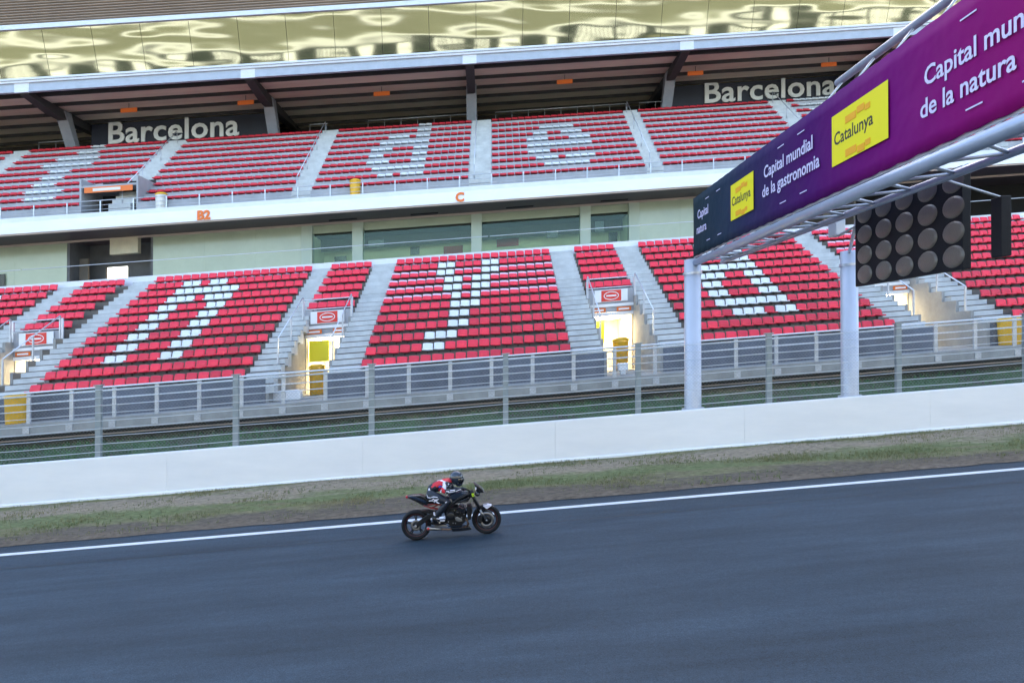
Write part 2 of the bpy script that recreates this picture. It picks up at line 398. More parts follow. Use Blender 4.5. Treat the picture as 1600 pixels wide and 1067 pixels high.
# ------------------------------------------------------------------ the grandstand
GX0, GX1 = -58., 62.
stand = empty('grandstand', 0, 40, 0, 'two tier concrete grandstand with glazed lounges and a deep flat roof, filling the background', 'grandstand')
def part(mb, name, m, **k): return mb.build(name, m, stand, **k)
LY, LP, LZ, LR = 27.4, .92, 3.25, .484      # lower tier: first row depth, pitch, tread height, rise
UY, UP, UZ, UR = 41.3, .78, 14.0, .63
big = [(-5.2 + 13.3 * k + (.33 if k == -1 else 0), 18, .4667) for k in range(-3, 4)]
small = [(4.55 + 13.3 * k, 5, .44) for k in range(-4, 4)]
ups = [(-42.6, 20, .4675), (-32.0, 20, .4675), (-21.3, 20, .4675), (-10.75, 20, .4675), (0., 20, .4675), (10.45, 20, .4675), (21.2, 20, .4675), (31.8, 20, .4675)]
# portals sit under each small block
portals = [s[0] + 1.1 for s in small]         # centre X
PW = 1.06
# walkway slab
mb = MB(); mb.box(GX0, GX1, 25.6, 27.02, 1.85, 2.29); part(mb, 'walkway_slab', 'concrete')
mb = MB(); mb.box(GX0, GX1, 25.9, 25.96, 1.66, 1.705); part(mb, 'slab_ledge', 'trim')
mb = MB(); mb.box(GX0, GX1, 29.5, 29.7, -.1, 2.2); part(mb, 'undercroft_wall', 'dark')
# lower terrace: stepped risers, cut where the portals are (rows 0..5)
def zones(i):
    if i > 5: return [(GX0, GX1)]
    out = []; x = GX0
    for c in portals:
        if c < GX0 + 2 or c > GX1 - 2: continue
        out.append((x, c - PW - .12)); x = c + PW + .12
    out.append((x, GX1)); return out
mb = MB()
for i in range(12):
    y = LY - .40 + LP * i; zt = LZ + LR * i
    for a, b in zones(i): mb.box(a, b, y, y + LP, zt - (1.1 if i == 0 else LR + .25), zt)
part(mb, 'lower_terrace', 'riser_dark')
mb = MB(); y = LY - .42
for a, b in zones(0):
    mb.box(a, b, y, y + .02 - .003, 2.29, LZ + .01)
part(mb, 'terrace_front_panel', 'front_panel')
# aisle steps between blocks (pale, two half steps per row)
def aisles(edges, y0, p, z0, r, rows, name):
    for a, b in edges:
        mb = MB()
        for i in range(rows):
            y = y0 - .40 + p * i; zt = z0 + r * i
            mb.box(a, b, y - .012, y + p / 2, zt - r - .1, zt + .006); mb.box(a, b, y + p / 2, y + p - .013, zt - .044, zt + r / 2)
            mb.cur = 1; mb.box(a + .01, b - .01, y - .016, y - .0125, zt - r / 2 + .0, zt - r / 2 + .05); mb.box(a + .01, b - .01, y + p / 2 - .004, y + p / 2 - .0005, zt + .007, zt + .05); mb.cur = 0
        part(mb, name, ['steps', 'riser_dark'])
le = []
for s in big:
    x = s[0]; e = x + 8.4
    le.append((x - 1.27, x - .03)); le.append((e + .03, e + 1.27))
aisles(le, LY, LP, LZ, LR, 12, 'aisle_steps')
mb = MB(); mb.box(GX0, GX1, 38.06, 38.36, 8.2, 9.18); part(mb, 'rear_parapet', 'white_metal')
mb = MB(); mb.box(GX0, GX1, 38.36, 47.0, 8.5, 8.9); part(mb, 'lounge_floor', 'concrete')
# lounge level -----------------------------------------------------
GY = 43.1
ceil = MB(); ceil.box(GX0, GX1, 39.95, 47.0, 12.40, 12.9); part(ceil, 'soffit', 'soffit')
mb = MB(); mb.box(GX0, GX1, 39.86, 40.0, 12.30, 12.38); mb.box(GX0, GX1, GY - .14, GY - .02, 12.28, 12.40); part(mb, 'soffit_trim', 'trim')
# solid pale green fronts
for a, b in ((-58, -26.3), (-21.05, -11.6), (9.1, 17.8)):
    mb = MB(); x = a
    n_ = max(1, round((b - a) / 3.1))
    for i in range(n_): mb.box(lerp(a, b, i / n_) + .004, lerp(a, b, (i + 1) / n_) - .004, GY - .02, GY + .12, 8.9, 12.4)
    part(mb, 'lounge_front', 'green_wall')
for x in (-8.4, -.95, 5.95, -11.55, 9.05):
    mb = MB(); mb.box(x - .33, x + .33, GY - .10, GY + .45, 8.9, 12.28); part(mb, 'lounge_pillar', 'green_pillar')
mb = MB(); mb.box(-11.3, 8.8, GY + 3.4, GY + 3.6, 8.9, 12.4); part(mb, 'lounge_back_wall', 'inner_wall')
mb = MB(); mb.box(-11.5, -11.3, GY + .46, GY + 3.6, 8.9, 12.39); mb.box(8.8, 9.0, GY + .46, GY + 3.6, 8.9, 12.39); part(mb, 'lounge_side_wall', 'inner_wall')
mb = MB(); mb.box(-11.3, 8.8, GY + .5, GY + 3.4, 11.75, 11.95); part(mb, 'lounge_ceiling', 'inner_ceil')
mb = MB(); mb.box(-11.3, 8.8, GY + .16, GY + .28, 11.80, 12.39); part(mb, 'window_header', 'green_wall')
mb = MB(); mb.box(-11.3, 8.8, GY + 2.4, GY + 2.5, 11.0, 11.75); part(mb, 'dark_header', 'inner_ceil')
for a, b in ((-11.2, -8.75), (-8.05, -1.3), (-.6, 5.6), (6.3, 8.7)):
    mb = MB(); mb.box(a, b, GY + .02, GY + .04, 8.9, 11.62); part(mb, 'window_pane', 'pane')
for x in (-10., -5., .9, 6.8):
    mb = MB(); mb.box(x, x + 1.7, GY - .9, GY - .7, 12.36, 12.397); part(mb, 'soffit_light_slot', 'black')
# passage on the left with a bright doorway, and the darker one on the right
def passage(a, b, wallm):
    
    for q in (a, b - .15): mb = MB(); mb.box(q, q + .15, GY, 47.2, 8.9, 12.4); part(mb, 'passage_side_wall', wallm)
passage(-26.3, -21.05, 'grey_wall')
mb = MB(); mb.box(-26.15, -25.1, 45.2, 45.4, 8.9, 12.4); mb.box(-23.7, -21.2, 45.2, 45.4, 8.9, 12.4); mb.box(-25.1, -23.7, 45.2, 45.4, 10.95, 12.4)
part(mb, 'passage_back_wall', 'grey_wall')
mb = MB(); mb.box(-26.1, -25.55, GY + .9, GY + 1.05, 8.9, 11.4); part(mb, 'passage_screen', 'brown_wall')
mb = MB(); mb.box(-23.6, -21.9, GY - .2, GY + .2, 11.35, 12.35); part(mb, 'passage_bulkhead', 'cream_wall')
passage(17.8, 23.4, 'brown_wall')
mb = MB(); mb.box(17.95, 23.25, 46.0, 46.2, 8.9, 12.4); part(mb, 'passage_back_wall', 'brown_wall')
for x in (18.6, 20.0, 21.5):
    mb = MB(); mb.box(x, x + .5, GY + .5, GY + .8, 8.9, 12.4); part(mb, 'passage_pier', 'cream_wall' if x < 19 else 'brown_wall')
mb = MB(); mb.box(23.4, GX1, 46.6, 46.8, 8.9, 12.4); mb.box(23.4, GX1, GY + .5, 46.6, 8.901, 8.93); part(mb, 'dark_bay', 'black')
# balustrade line in front of the lounges
for a, b in ((-58, -26.2), (-26.1, -.2), (-.1, 26), (26.1, 61)):
    mb = MB(); mb.tube([(a, 38.75, 10.12), (b, 38.75, 10.12)], .022, 6)
    mb.build('top_rail', 'cable', stand)
# lounge contents ------------------------------------------------
def screen(x, y, z, wd, h, lab, m='tv', cat='television'):
    mb = MB(); mb.box(x - wd / 2, x + wd / 2, y, y + .05, z - h / 2, z + h / 2); mb.box(x - wd / 2 + .05, x + wd / 2 - .05, y + .05, y + .12, z - h / 4, z + h / 4)
    o = mb.build('television' if cat == 'television' else 'wall_panel_board', m, bevel=.01); tag(o, lab, cat, 'dark screens in the lounges' if cat == 'television' else 'red boards in the lounges'); return o
screen(-7.3, GY + .35, 10.95, 1.0, .42, 'black screen hung beside the second pale green pillar of the lounge')
screen(-5.2, GY + 3.3, 10.75, .6, .55, 'small dark screen on the back wall left of the red lounge boards')
screen(4.0, GY + 1.6, 10.95, .75, .5, 'black screen hanging left of the pillar nearest the right end of the lounge')
screen(6.95, GY + .6, 11.05, .6, .7, 'tall black screen hung just right of the last lounge pillar')
screen(8.3, GY + 3.3, 10.6, .6, .9, 'dark frame on the back wall at the right end of the lounge')
screen(-10.2, GY + 3.3, 10.3, .8, .9, 'dark frame on the back wall at the left end of the lounge')
screen(-2.6, GY + 3.3, 10.6, 1.3, .6, 'red board on the back wall left of the middle lounge pillar', 'red_panel', 'board')
screen(1.1, GY + 3.3, 10.9, 1.5, .6, 'red board on the back wall right of the middle lounge pillar', 'red_panel', 'board')
screen(-31.0, GY - .12, 10.15, 2.0, 1.0, 'dark screen on the pale green front left of the grey passage', 'tv')  # black sheet put in for an opening that lies in shade
for x, lab in ((-1.9, 'round pale table behind the glass left of the middle lounge pillar'), (1.2, 'round pale table behind the glass right of the middle lounge pillar')):
    t = empty('lounge_table', x, GY + 1.4, 8.9, lab, 'table', 'lounge tables')
    MB().lathe([(0, 1.02), (1.1, 1.02), (1.13, 1.0), (1.1, .97), (0, .97)], (x, GY + 1.4, 8.9), 'z', 24).build('tabletop', 'table', t)
    MB().lathe([(.3, 0), (.3, .03), (.05, .05), (.05, .97)], (x, GY + 1.4, 8.9), 'z', 12).build('leg', 'galv', t)
# upper tier front --------------------------------------------------
mb = MB(); mb.prism([(39.78, 12.38), (39.78, 13.03), (39.98, 13.03), (39.98, 12.38)], GX0, GX1); part(mb, 'fascia', 'white_paint')
mb = MB(); mb.prism([(39.80, 13.035), (40.10, 13.36), (40.26, 13.36), (40.26, 13.0), (39.98, 13.035)], GX0, GX1); part(mb, 'fascia_cap', 'cream_paint')
mb = MB(); mb.box(GX0, GX1, 40.0, 41.2, 12.905, 13.15); part(mb, 'upper_walkway', 'riser_up')
mb = MB()
UPORT = (-22.35,)
for i in range(10):
    y = UY - .35 + UP * i; zt = UZ + UR * i
    segs = [(GX0, GX1)] if i > 2 else [(GX0, -24.3), (-20.9, GX1)]
    for a, b in segs: mb.box(a, b, y, y + UP, zt - UR - .25, zt)
mb.box(GX0, GX1, UY - .35 + UP * 10, 50.9, 19.3, UZ + UR * 9 + .06)
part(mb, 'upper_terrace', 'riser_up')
ue = []
for a, b in zip(ups[:-1], ups[1:]): ue.append((a[0] + 9.35 + .04, b[0] - .04))
aisles(ue, UY + .05, UP, UZ, UR, 10, 'upper_aisle_steps')
# rear wall and roof -----------------------------------------------
mb = MB(); mb.box(GX0, GX1, 54.6, 54.8, 12.9, 22.9); part(mb, 'rear_wall', 'dark')
mb = MB(); mb.box(GX0, GX1, 50.85, 54.6, 19.5, 19.9)
for i in range(300): x = GX0 + .4 * i; mb.box(x, x + .12, 52.6, 52.7, 19.9, 21.1)
part(mb, 'rear_lattice', 'brown_wall')
mb = MB(); mb.box(GX0, GX1, 43.7, 55.2, 22.85, 23.0); part(mb, 'roof_deck', 'roof_dark')
mb = MB()
for k in range(6):
    y = 45.1 + 1.75 * k; mb.box(GX0, GX1, y, y + 1.38, 22.42, 22.55)
part(mb, 'roof_board', 'roof_board')
mb = MB()
for k in range(6):
    y = 45.0 + 1.75 * k; mb.box(GX0, GX1, y, y + .09, 22.30, 22.85)
part(mb, 'roof_purlin', 'roof_dark')
mb = MB(); mb.box(GX0, GX1, 43.82, 44.05, 22.18, 22.72); part(mb, 'roof_edge_beam', 'blue_grey')
mb = MB(); mb.box(GX0, GX1, 43.70, 44.20, 22.722, 22.86); mb.box(GX0, GX1, 43.62, 43.9, 22.862, 22.98); part(mb, 'roof_edge_trim', 'white_metal')
for k in range(-4, 5):
    cx = -1.42 + 14.1 * k
    if not GX0 < cx < GX1: continue
    mb = MB(); mb.prism([(49.2, 19.6), (49.7, 19.6), (48.3, 22.3), (47.6, 22.3)], cx - .36, cx + .36)
    part(mb, 'column', 'col')
    mb = MB(); mb.prism([(44.06, 22.35), (44.06, 22.1), (46.5, 21.75), (49.0, 21.75), (54.5, 22.1), (54.5, 22.4)], cx - .28, cx + .28); part(mb, 'roof_bracket', 'roof_dark')
    mb = MB(); mb.box(cx - .45, cx + .45, 43.79, 43.815, 22.14, 22.74); part(mb, 'beam_splice', 'white_metal')
# back boards with the lettering
for a, b in ((-29.2, -15.95), (13.3, 27.1)):
    mb = MB(); mb.box(a, b, 50.6, 50.7, 19.9, 22.3); part(mb, 'back_board', 'navy')
for x, s, lab in ((-28.05, 1., 'pale Barcelona lettering on the dark board between the two leftmost roof columns'), (15.8, 1., 'pale Barcelona lettering on the dark board just left of the purple banner')):
    mb = MB(); z = 20.80 if x < 0 else 20.88
    text(mb, 'Barcelona', 2.25, lambda u, v, w_: (x + u * (1.03 if x < 0 else 1.09), 50.5 - w_, z + v), .05, .035, space=1.03)
    o = mb.build('lettering', 'letter'); tag(o, lab, 'sign', 'Barcelona letterings')
# glazed storey over the roof, leaning out over the stand
gl0, gl1 = (44.1, 22.99), (43.15, 25.72)
for i in range(40):
    a = GX0 + 3. * i
    mb = MB(); mb.prism([gl0, gl1, (gl1[0] + .04, gl1[1]), (gl0[0] + .04, gl0[1])], a + .012, a + 2.988)
    part(mb, 'mirror_pane', 'mirror')
mb = MB(); mb.prism([(44.16, 22.99), (43.21, 25.72), (47, 25.72), (47, 22.99)], GX0, GX1); part(mb, 'glazing_frame', 'roof_dark')
mb = MB(); mb.box(GX0, GX1, 42.95, 47, 25.73, 26.02); part(mb, 'upper_ledge', 'white_metal')
mb = MB()
for i in range(34):
    z = 26.06 + .17 * i; mb.prism([(43.32, z), (43.24, z + .05), (43.27, z + .12), (43.42, z + .12)], GX0, GX1)
part(mb, 'louvers', 'louver')
mb = MB(); mb.box(GX0, GX1, 43.43, 55, 26.02, 31.9); part(mb, 'top_storey', 'brown_wall')
# rear railings at the top of the upper tier
for a, b in ((-13.2, -11.9), (-9.0, -1.8), (0.3, 9.9), (10.9, 12.9), (-32.5, -30)):
    mb = MB(); mb.tube([(a, 49.9, 21.0), (b, 49.9, 21.0)], .03, 6)
    x = a
    while x <= b: mb.tube([(x, 49.9, 19.7), (x, 49.9, 21.0)], .022, 5); x += 1.2
    part(mb, 'rear_railing', 'galv')

# ------------------------------------------------------------------ railings (things of their own)
rail = empty('walkway_railing', 0, 25.7, 2.29, 'silver tube railing along the front walkway of the lower tier', 'railing')
for z, r in ((3.42, .034), (3.29, .03), (3.0, .016), (2.74, .016)):
    MB().tube([(GX0, 25.68, z), (GX1, 25.68, z)], r, 8).build('rail', 'bright_rail', rail)
for i in range(-36, 39):
    x = 1.55 * i; mb = MB(); mb.box(x - .07, x + .07, 25.70, 25.76, 1.98, 3.40)
    mb.box(x - .12, x + .12, 25.56, 25.599, 1.93, 2.15)
    mb.build('post', 'galv', rail)
urail = empty('upper_railing', 0, 40.3, 13.15, 'thin pale railing along the front of the upper tier', 'railing')
for z, r in ((14.12, .028), (13.85, .015), (13.6, .015)):
    MB().tube([(GX0, 40.45, z), (GX1, 40.45, z)], r, 6).build('rail', 'galv', urail)
for i in range(-30, 33):
    x = 1.9 * i; MB().box(x - .03, x + .03, 40.42, 40.48, 13.15, 14.1).build('post', 'galv', urail)
# stair rails on the upper tier
nm = ['leftmost', 'second', 'third', 'fourth', 'fifth', 'sixth', 'seventh']
UPA = {-22.: 'pale tube handrail down the upper aisle above the dark upper portal', -11.7: 'pale tube handrail down the upper aisle left of the white letter d',
       -1.05: 'pale tube handrail down the upper aisle between the letters d and e', 9.65: 'pale tube handrail down the upper aisle right of the letter e', 20.2: 'pale tube handrail down the upper aisle under the right Barcelona lettering'}
for x, lab in UPA.items():
    h = empty('stair_handrail', x, 41, 13.5, lab, 'handrail', 'handrails on the upper aisles')
    for i in range(0, 10, 3):
        y = UY + UP * i; z = UZ + UR * i
        MB().tube([(x, y, z), (x, y, z + .95)], .022, 6).build('post', 'galv', h)
    MB().tube([(x, UY, UZ + .95), (x, UY + UP * 9, UZ + UR * 9 + .95)], .028, 6).build('rail', 'bright_rail', h)

# ------------------------------------------------------------------ portals under the small blocks
def portal(cx, where, lit=True):
    a, b = cx - PW, cx + PW; y0 = 32.1; ztop = 4.86
    for xa, xb in ((a - .115, a), (b, b + .115)):      # stepped walls of the open stair well
        p = MB(); pr = [(27.0, 2.05)]
        for q in range(6): pr += [(LY - .40 + LP * q, LZ + LR * q + .05), (LY - .40 + LP * (q + 1), LZ + LR * q + .05)]
        pr += [(36, 5.3), (36, 2.05)]
        p.prism(pr, xa, xb); p.build('portal_side_wall', 'concrete', stand)
    p = MB(); p.box(a, b, y0, 36.0, ztop, ztop + .16); p.build('portal_roof', 'sign_white', stand)
    p = MB(); p.box(a, b, y0 + .05, y0 + .2, ztop + .17, 6.12); p.build('portal_upstand', 'riser_up', stand)
    p = MB(); p.box(a - .1, b + .1, 27.02, 36.1, 2.1, 2.28); p.build('portal_floor', 'concrete', stand)
    p = MB(); p.box(a, b, 35.9, 36.0, 2.29, ztop); p.build('portal_back_wall', 'cream_wall', stand)
    for q in (a + .001, b - .05): p = MB(); p.box(q, q + .049, y0 + .1, 35.9, 2.29, ztop - .002); p.build('portal_lining', 'cream_wall', stand)
    if lit:  # added glowing panel, brightens the portal as the sunlight would
        l = MB(); l.box(cx - .7, cx + .7, y0 + .6, y0 + 2.6, ztop - .09, ztop - .03)
        o = l.build('ceiling_lamp', 'lamp'); tag(o, 'warm ceiling lamp in the ' + where, 'lamp', 'lamps inside the stair portals')
    g = empty('portal_railing', cx, y0, ztop, 'pale metal railing on top of the ' + where, 'railing', 'railings on top of the portals')
    for z in (6.65, 6.2): MB().tube([(a - .1, y0 + .1, z), (b + .1, y0 + .1, z)], .028, 6).build('rail', 'bright_rail', g)
    for xx in (a - .06, b + .06): MB().box(xx - .04, xx + .04, y0 + .05, y0 + .13, 5.3, 6.65).build('post', 'bright_rail', g)
    for sx in (a - .06, b + .06):
        for q in range(1, 6, 2):
            yy = LY + LP * q; MB().box(sx - .03, sx + .03, yy - .03, yy + .03, LZ + LR * q, LZ + LR * q + 1.1).build('side_post', 'galv', g)
        MB().tube([(sx, LY + LP, LZ + LR + 1.1), (sx, LY + LP * 5, LZ + LR * 5 + 1.1)], .028, 6).build('side_rail', 'bright_rail', g)
    return y0, ztop
def no_entry(cx, y, z, where):
    g = empty('no_entry_sign', cx, y, z - .3, 'red sign with a white bar above the ' + where, 'sign', 'red signs above the portals')
    MB().box(cx - .78, cx + .78, y, y + .03, z - .29, z + .29).build('panel', 'sign_white', g)
    MB().box(cx - .47, cx + .47, y - .012, y - .002, z - .26, z + .26).build('face', 'sign_red', g)
    o = MB(); n = 28; pts = []; pin = []
    for i in range(n):
        t = 2 * math.pi * i / n; pts.append((cx + .36 * math.cos(t), y - .016, z + .20 * math.sin(t))); pin.append((cx + .325 * math.cos(t), y - .016, z + .165 * math.sin(t)))
    for i in range(n): j = (i + 1) % n; o.poly([pts[i], pts[j], pin[j], pin[i]])
    o.build('ring', 'sign_white', g)
    MB().box(cx - .24, cx + .24, y - .022, y - .014, z - .035, z + .035).build('bar', 'sign_white', g)
where = {-3: 'portal at the far left edge', -2: 'stair portal at the left edge', -1: 'stair portal left of letter y', 0: 'stair portal right of letter y', 1: 'stair portal right of letter a', 2: 'p', 3: 'q'}
for k in range(-3, 3):
    cx = 4.55 + 13.3 * k + 1.1; wn = where[k] if k in where else 'x'
    if k in (-3, 2): wn = {-3: 'stair portal outside the left edge', 2: 'stair portal outside the right edge'}[k]
    y0, zt = portal(cx, wn)
    if k in (-3, 2): continue
    no_entry(cx, y0 - .03, 5.80, wn)
    MB().box(cx - PW, cx + PW, y0 - .02, y0 - .001, 5.28, 5.42).build('portal_white_beam', 'sign_white', stand)
    for s, side in ((-.6, 'left'), (.6, 'right')):
        g = empty('row_sign', cx + s, y0 - .03, 4.9, '%s small orange sign over the %s' % (side, wn.replace('stair ', '')), 'sign', 'small orange signs over the portals')
        MB().box(cx + s - .34, cx + s + .34, y0 - .03, y0 - .005, 5.05, 5.24).build('panel', 'orange', g)
        MB().box(cx + s - .25, cx + s + .25, y0 - .04, y0 - .032, 5.10, 5.18).build('lettering_bar', 'sign_white', g)
    # notices inside
    if k == -1:
        o = MB().box(cx - .98, cx - .05, 32.6, 32.63, 3.75, 4.75).build('hanging_notice', 'neon'); tag(o, 'yellow green notice board hung in the ' + wn, 'notice')
        o = MB().box(cx + .15, cx + .75, 33.0, 33.03, 3.95, 4.72).build('hanging_notice', 'sign_white'); tag(o, 'pale notice board hung right of the yellow green one', 'notice')
        o = MB().box(cx - 1.1, cx + .02, 27.55, 27.9, 2.29, 2.62).box(cx - .9, cx - .1, 27.6, 27.85, 2.62, 2.70).build('white_crate', 'sign_white', bevel=.02); tag(o, 'low white crate beside the yellow bin in front of the portal', 'crate')
    if k == 0:
        o = MB().box(cx - 1.0, cx - .2, 32.9, 32.93, 3.6, 4.7).build('hanging_notice', 'neon'); tag(o, 'pale yellow notice at the left inside the ' + wn, 'notice')
        o = MB().box(cx - .55, cx - .15, 27.3, 27.6, 2.45, 2.75).box(cx - .45, cx - .25, 27.35, 27.55, 2.29, 2.45).build('white_crate', 'sign_white', bevel=.02); tag(o, 'small white box on the walkway left of the yellow bin', 'crate')
# bins ---------------------------------------------------------------
def bin_(x, y, z, h, r, lab, m='yellow', band=None):
    g = empty('litter_bin', x, y, z, lab, 'bin', 'round yellow bins')
    MB().lathe([(0, 0), (r * .86, 0), (r * .9, .04), (r, h * .86), (r, h * .88), (0, h * .88)], (x, y, z), 'z', 20).build('barrel', band or m, g)
    MB().lathe([(r * 1.06, h * .885), (r * 1.08, h * .93), (r * .7, h), (r * .45, h), (r * .42, h * .97), (0, h * .97)], (x, y, z), 'z', 20).build('lid', m, g)
bin_(-17.95, 26.35, 2.29, 1.12, .36, 'yellow round bin on the front walkway at the left edge')
bin_(-7.75, 30.6, 2.29, 1.35, .34, 'yellow round bin in front of the portal left of the white letter y')
bin_(5.95, 31.3, 2.29, 1.5, .36, 'yellow round bin in the portal right of the white letter y')
bin_(20.75, 26.75, 2.29, 1.1, .42, 'yellow round bin on the front walkway at the right edge')
bin_(-8.1, 40.75, 13.15, 1.25, .32, 'yellow round bin on the upper tier walkway below the letter d')
bin_(-19.45, 40.75, 13.15, 1.25, .32, 'orange lidded white bin right of the dark upper portal', 'yellow', 'cream_paint')
# upper portal -------------------------------------------------------
a, b = -24.3, -20.9
for q in (a, b - .1): mb = MB(); mb.box(q, q + .1, 40.95, 43.4, 13.15, 15.6); part(mb, 'portal_side_wall', 'riser_up')
mb = MB(); mb.box(a + .1, b - .1, 43.2, 43.3, 13.15, 15.9); part(mb, 'portal_back_wall', 'dark')
mb = MB(); mb.box(a + .1, b - .1, 41.0, 43.2, 15.05, 15.18); part(mb, 'portal_roof', 'riser_up')
mb = MB()
g = empty('portal_sign', -22.5, 40.9, 14.85, 'orange and pale sign over the dark portal of the upper tier', 'sign')
MB().box(-24.0, -21.2, 40.90, 40.94, 14.72, 15.05).build('panel', 'orange', g); MB().box(-23.5, -21.9, 40.885, 40.897, 14.80, 14.97).build('face', 'cream_paint', g)
# orange markers on the white fascia and under the roof
for x, t, lab in ((-16.7, 'B2', 'left'), (-1.85, 'C', 'middle'), (22.9, 'D1', 'right')):
    if x == 22.9: x = 24.4
    mb = MB(); text(mb, t, .72, lambda u, v, w_: (x - .25 + u, 39.74 - w_, 12.44 + v), .02, .03)
    o = mb.build('section_marker', 'orange'); tag(o, 'orange section lettering on the %s of the white fascia' % lab, 'sign', 'orange markers on the fascia')
OR = ((-24.8, 'left of the left Barcelona lettering'), (-16.9, 'beside the second roof column from the left'), (-10.6, 'over the block left of the letter d'), (5.1, 'over the letter e'), (14.3, 'over the start of the right Barcelona lettering'), (23.8, 'over the end of the right Barcelona lettering'))
for x, lab in OR:
    if x == -10.6: x = -7.6
    g = empty('roof_sign', x, 47.7, 21.9, 'small orange sign hung under the roof ' + lab, 'sign', 'orange signs under the roof')
    MB().box(x - .55, x + .55, 47.3, 47.34, 21.78, 22.08).build('panel', 'orange', g)
    MB().tube([(x, 47.32, 22.08), (x, 47.32, 22.42)], .02, 6).build('hanger', 'roof_dark', g)

# ------------------------------------------------------------------ seats
def seat_mesh(name, main, trim, w_=.43, h=.44):
    mb = MB(); hw = w_ / 2
    # backrest shell, gently dished, with a rolled top
    cols = 5; prof = [(.02, .15), (.03, .26), (.055, .36), (.085, h - .03), (.10, h)]
    def shell(off):
        n = len(mb.v)
        for i in range(cols + 1):
            u = -1 + 2 * i / cols
            for y, z in prof: mb.v.append((u * hw * (1 - .04 * (z / h)), y + off - .03 * (u * u), z - .02 * abs(u) ** 3))
        for i in range(cols):
            for j in range(len(prof) - 1):
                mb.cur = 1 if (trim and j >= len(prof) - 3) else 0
                a = n + i * len(prof) + j; mb.face([a, a + len(prof), a + len(prof) + 1, a + 1], True)
        return n
    a = shell(0); b = shell(.035); L = len(prof)
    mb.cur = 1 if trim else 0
    for i in range(cols): mb.face([a + i * L + L - 1, a + (i + 1) * L + L - 1, b + (i + 1) * L + L - 1, b + i * L + L - 1])
    mb.cur = 0
    for i in (0, cols):
        for j in range(L - 1): mb.face([a + i * L + j, a + i * L + j + 1, b + i * L + j + 1, b + i * L + j])
    # pan with rolled front lip
    pan = [(-.30, .13), (-.315, .165), (-.29, .185), (-.20, .165), (-.05, .155), (.03, .17), (.03, .13), (-.05, .125), (-.2, .125)]
    n = len(mb.v); k = len(pan)
    for x in (-hw * .97, 0, hw * .97): mb.v += [(x, y, z - (.012 if x == 0 else 0)) for y, z in pan]
    for q in range(2):
        for i in range(k): j = (i + 1) % k; mb.face([n + q * k + i, n + q * k + j, n + (q + 1) * k + j, n + (q + 1) * k + i], False)
    mb.face([n + i for i in range(k)]); mb.face([n + 2 * k + i for i in range(k)])
    mb.cur = 2
    mb.box(-.03, .03, -.02, .06, 0, .13); mb.box(-hw * .8, hw * .8, 0, .04, .09, .12)
    me = bpy.data.meshes.new(name)
    me.from_pydata(mb.v, [], mb.f)
    for m_ in (main, trim or main, 'seat_dark'): me.materials.append(M[m_])
    me.polygons.foreach_set('material_index', mb.m); me.polygons.foreach_set('use_smooth', mb.sm); me.update()
    bm = bmesh.new(); bm.from_mesh(me); bmesh.ops.recalc_face_normals(bm, faces=bm.faces); bm.to_mesh(me); bm.free()
    return me, mb
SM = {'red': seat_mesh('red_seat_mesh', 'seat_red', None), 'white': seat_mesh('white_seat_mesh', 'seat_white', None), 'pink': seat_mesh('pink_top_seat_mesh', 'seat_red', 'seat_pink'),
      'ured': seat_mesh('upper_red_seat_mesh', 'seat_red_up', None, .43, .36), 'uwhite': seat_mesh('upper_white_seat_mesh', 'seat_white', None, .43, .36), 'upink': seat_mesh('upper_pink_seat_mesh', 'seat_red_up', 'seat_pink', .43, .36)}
def rg(*a):
    s = set()
    for p in a: s |= set(range(p[0], p[1] + 1)) if isinstance(p, tuple) else {p}
    return s
L_n = {10: rg(4, 5, 7, 8), 9: rg((4, 10)), 8: rg((4, 6), (8, 10)), **{r: rg(4, 5, 9, 10) for r in range(2, 8)}}
L_y = {10: rg(5, 6, 10, 11), 9: rg(5, 6, 10, 11), 8: rg(6, 7, 9, 10), 7: rg(6, 7, 9, 10), 6: rg(7, 9), 5: rg((7, 9)), 4: rg(7, 8), 3: rg(7, 8), 2: rg((5, 7)), 1: rg(5, 6)}
L_a = {10: rg((6, 9)), 9: rg((6, 10)), 8: rg((8, 10)), 7: rg((5, 10)), 6: rg((4, 6), 9, 10), 5: rg(4, 5, 9, 10), 4: rg(4, 5, 9, 10), 3: rg((4, 10)), 2: rg((5, 7), 9, 10)}
L_u = {10: rg((9, 12)), 9: rg((9, 12)), 8: rg((10, 12))}
U_d = {9: rg(12, 13), 8: rg(12, 13), 7: rg((8, 10), 12, 13), 6: rg((7, 13)), 5: rg((6, 8), 12, 13), 4: rg(6, 7, 12, 13), 3: rg((6, 8), 12, 13), 2: rg((7, 13)), 1: rg((8, 9), (11, 13))}
U_e = {7: rg((7, 11)), 6: rg((6, 7), (10, 12)), 5: rg((5, 7), (11, 13)), 4: rg((5, 13)), 3: rg((5, 7)), 2: rg((6, 8), (10, 13)), 1: rg((7, 12))}
U_r = {9: rg(9, 10), 8: rg((8, 10)), 7: rg((6, 11)), 6: rg((5, 11)), 5: rg((7, 9)), 4: rg((7, 9)), 3: rg((7, 9)), 2: rg((7, 11)), 1: rg((8, 11))}
U_x = {9: rg((1, 6)), 8: rg((1, 7)), 7: rg((2, 5)), 6: rg((2, 4))}
ordn = ['front', 'second', 'third', 'fourth', 'fifth', 'sixth', 'seventh', 'eighth', 'ninth', 'tenth', 'eleventh', 'top']
blockname = {-2: 'the block at the left edge', -1: 'the block with the white letter n', 0: 'the block with the white letter y', 1: 'the block with the white letter a', 2: 'the block at the right edge'}
seats = []   # (tier, x, y, z, kind, label)
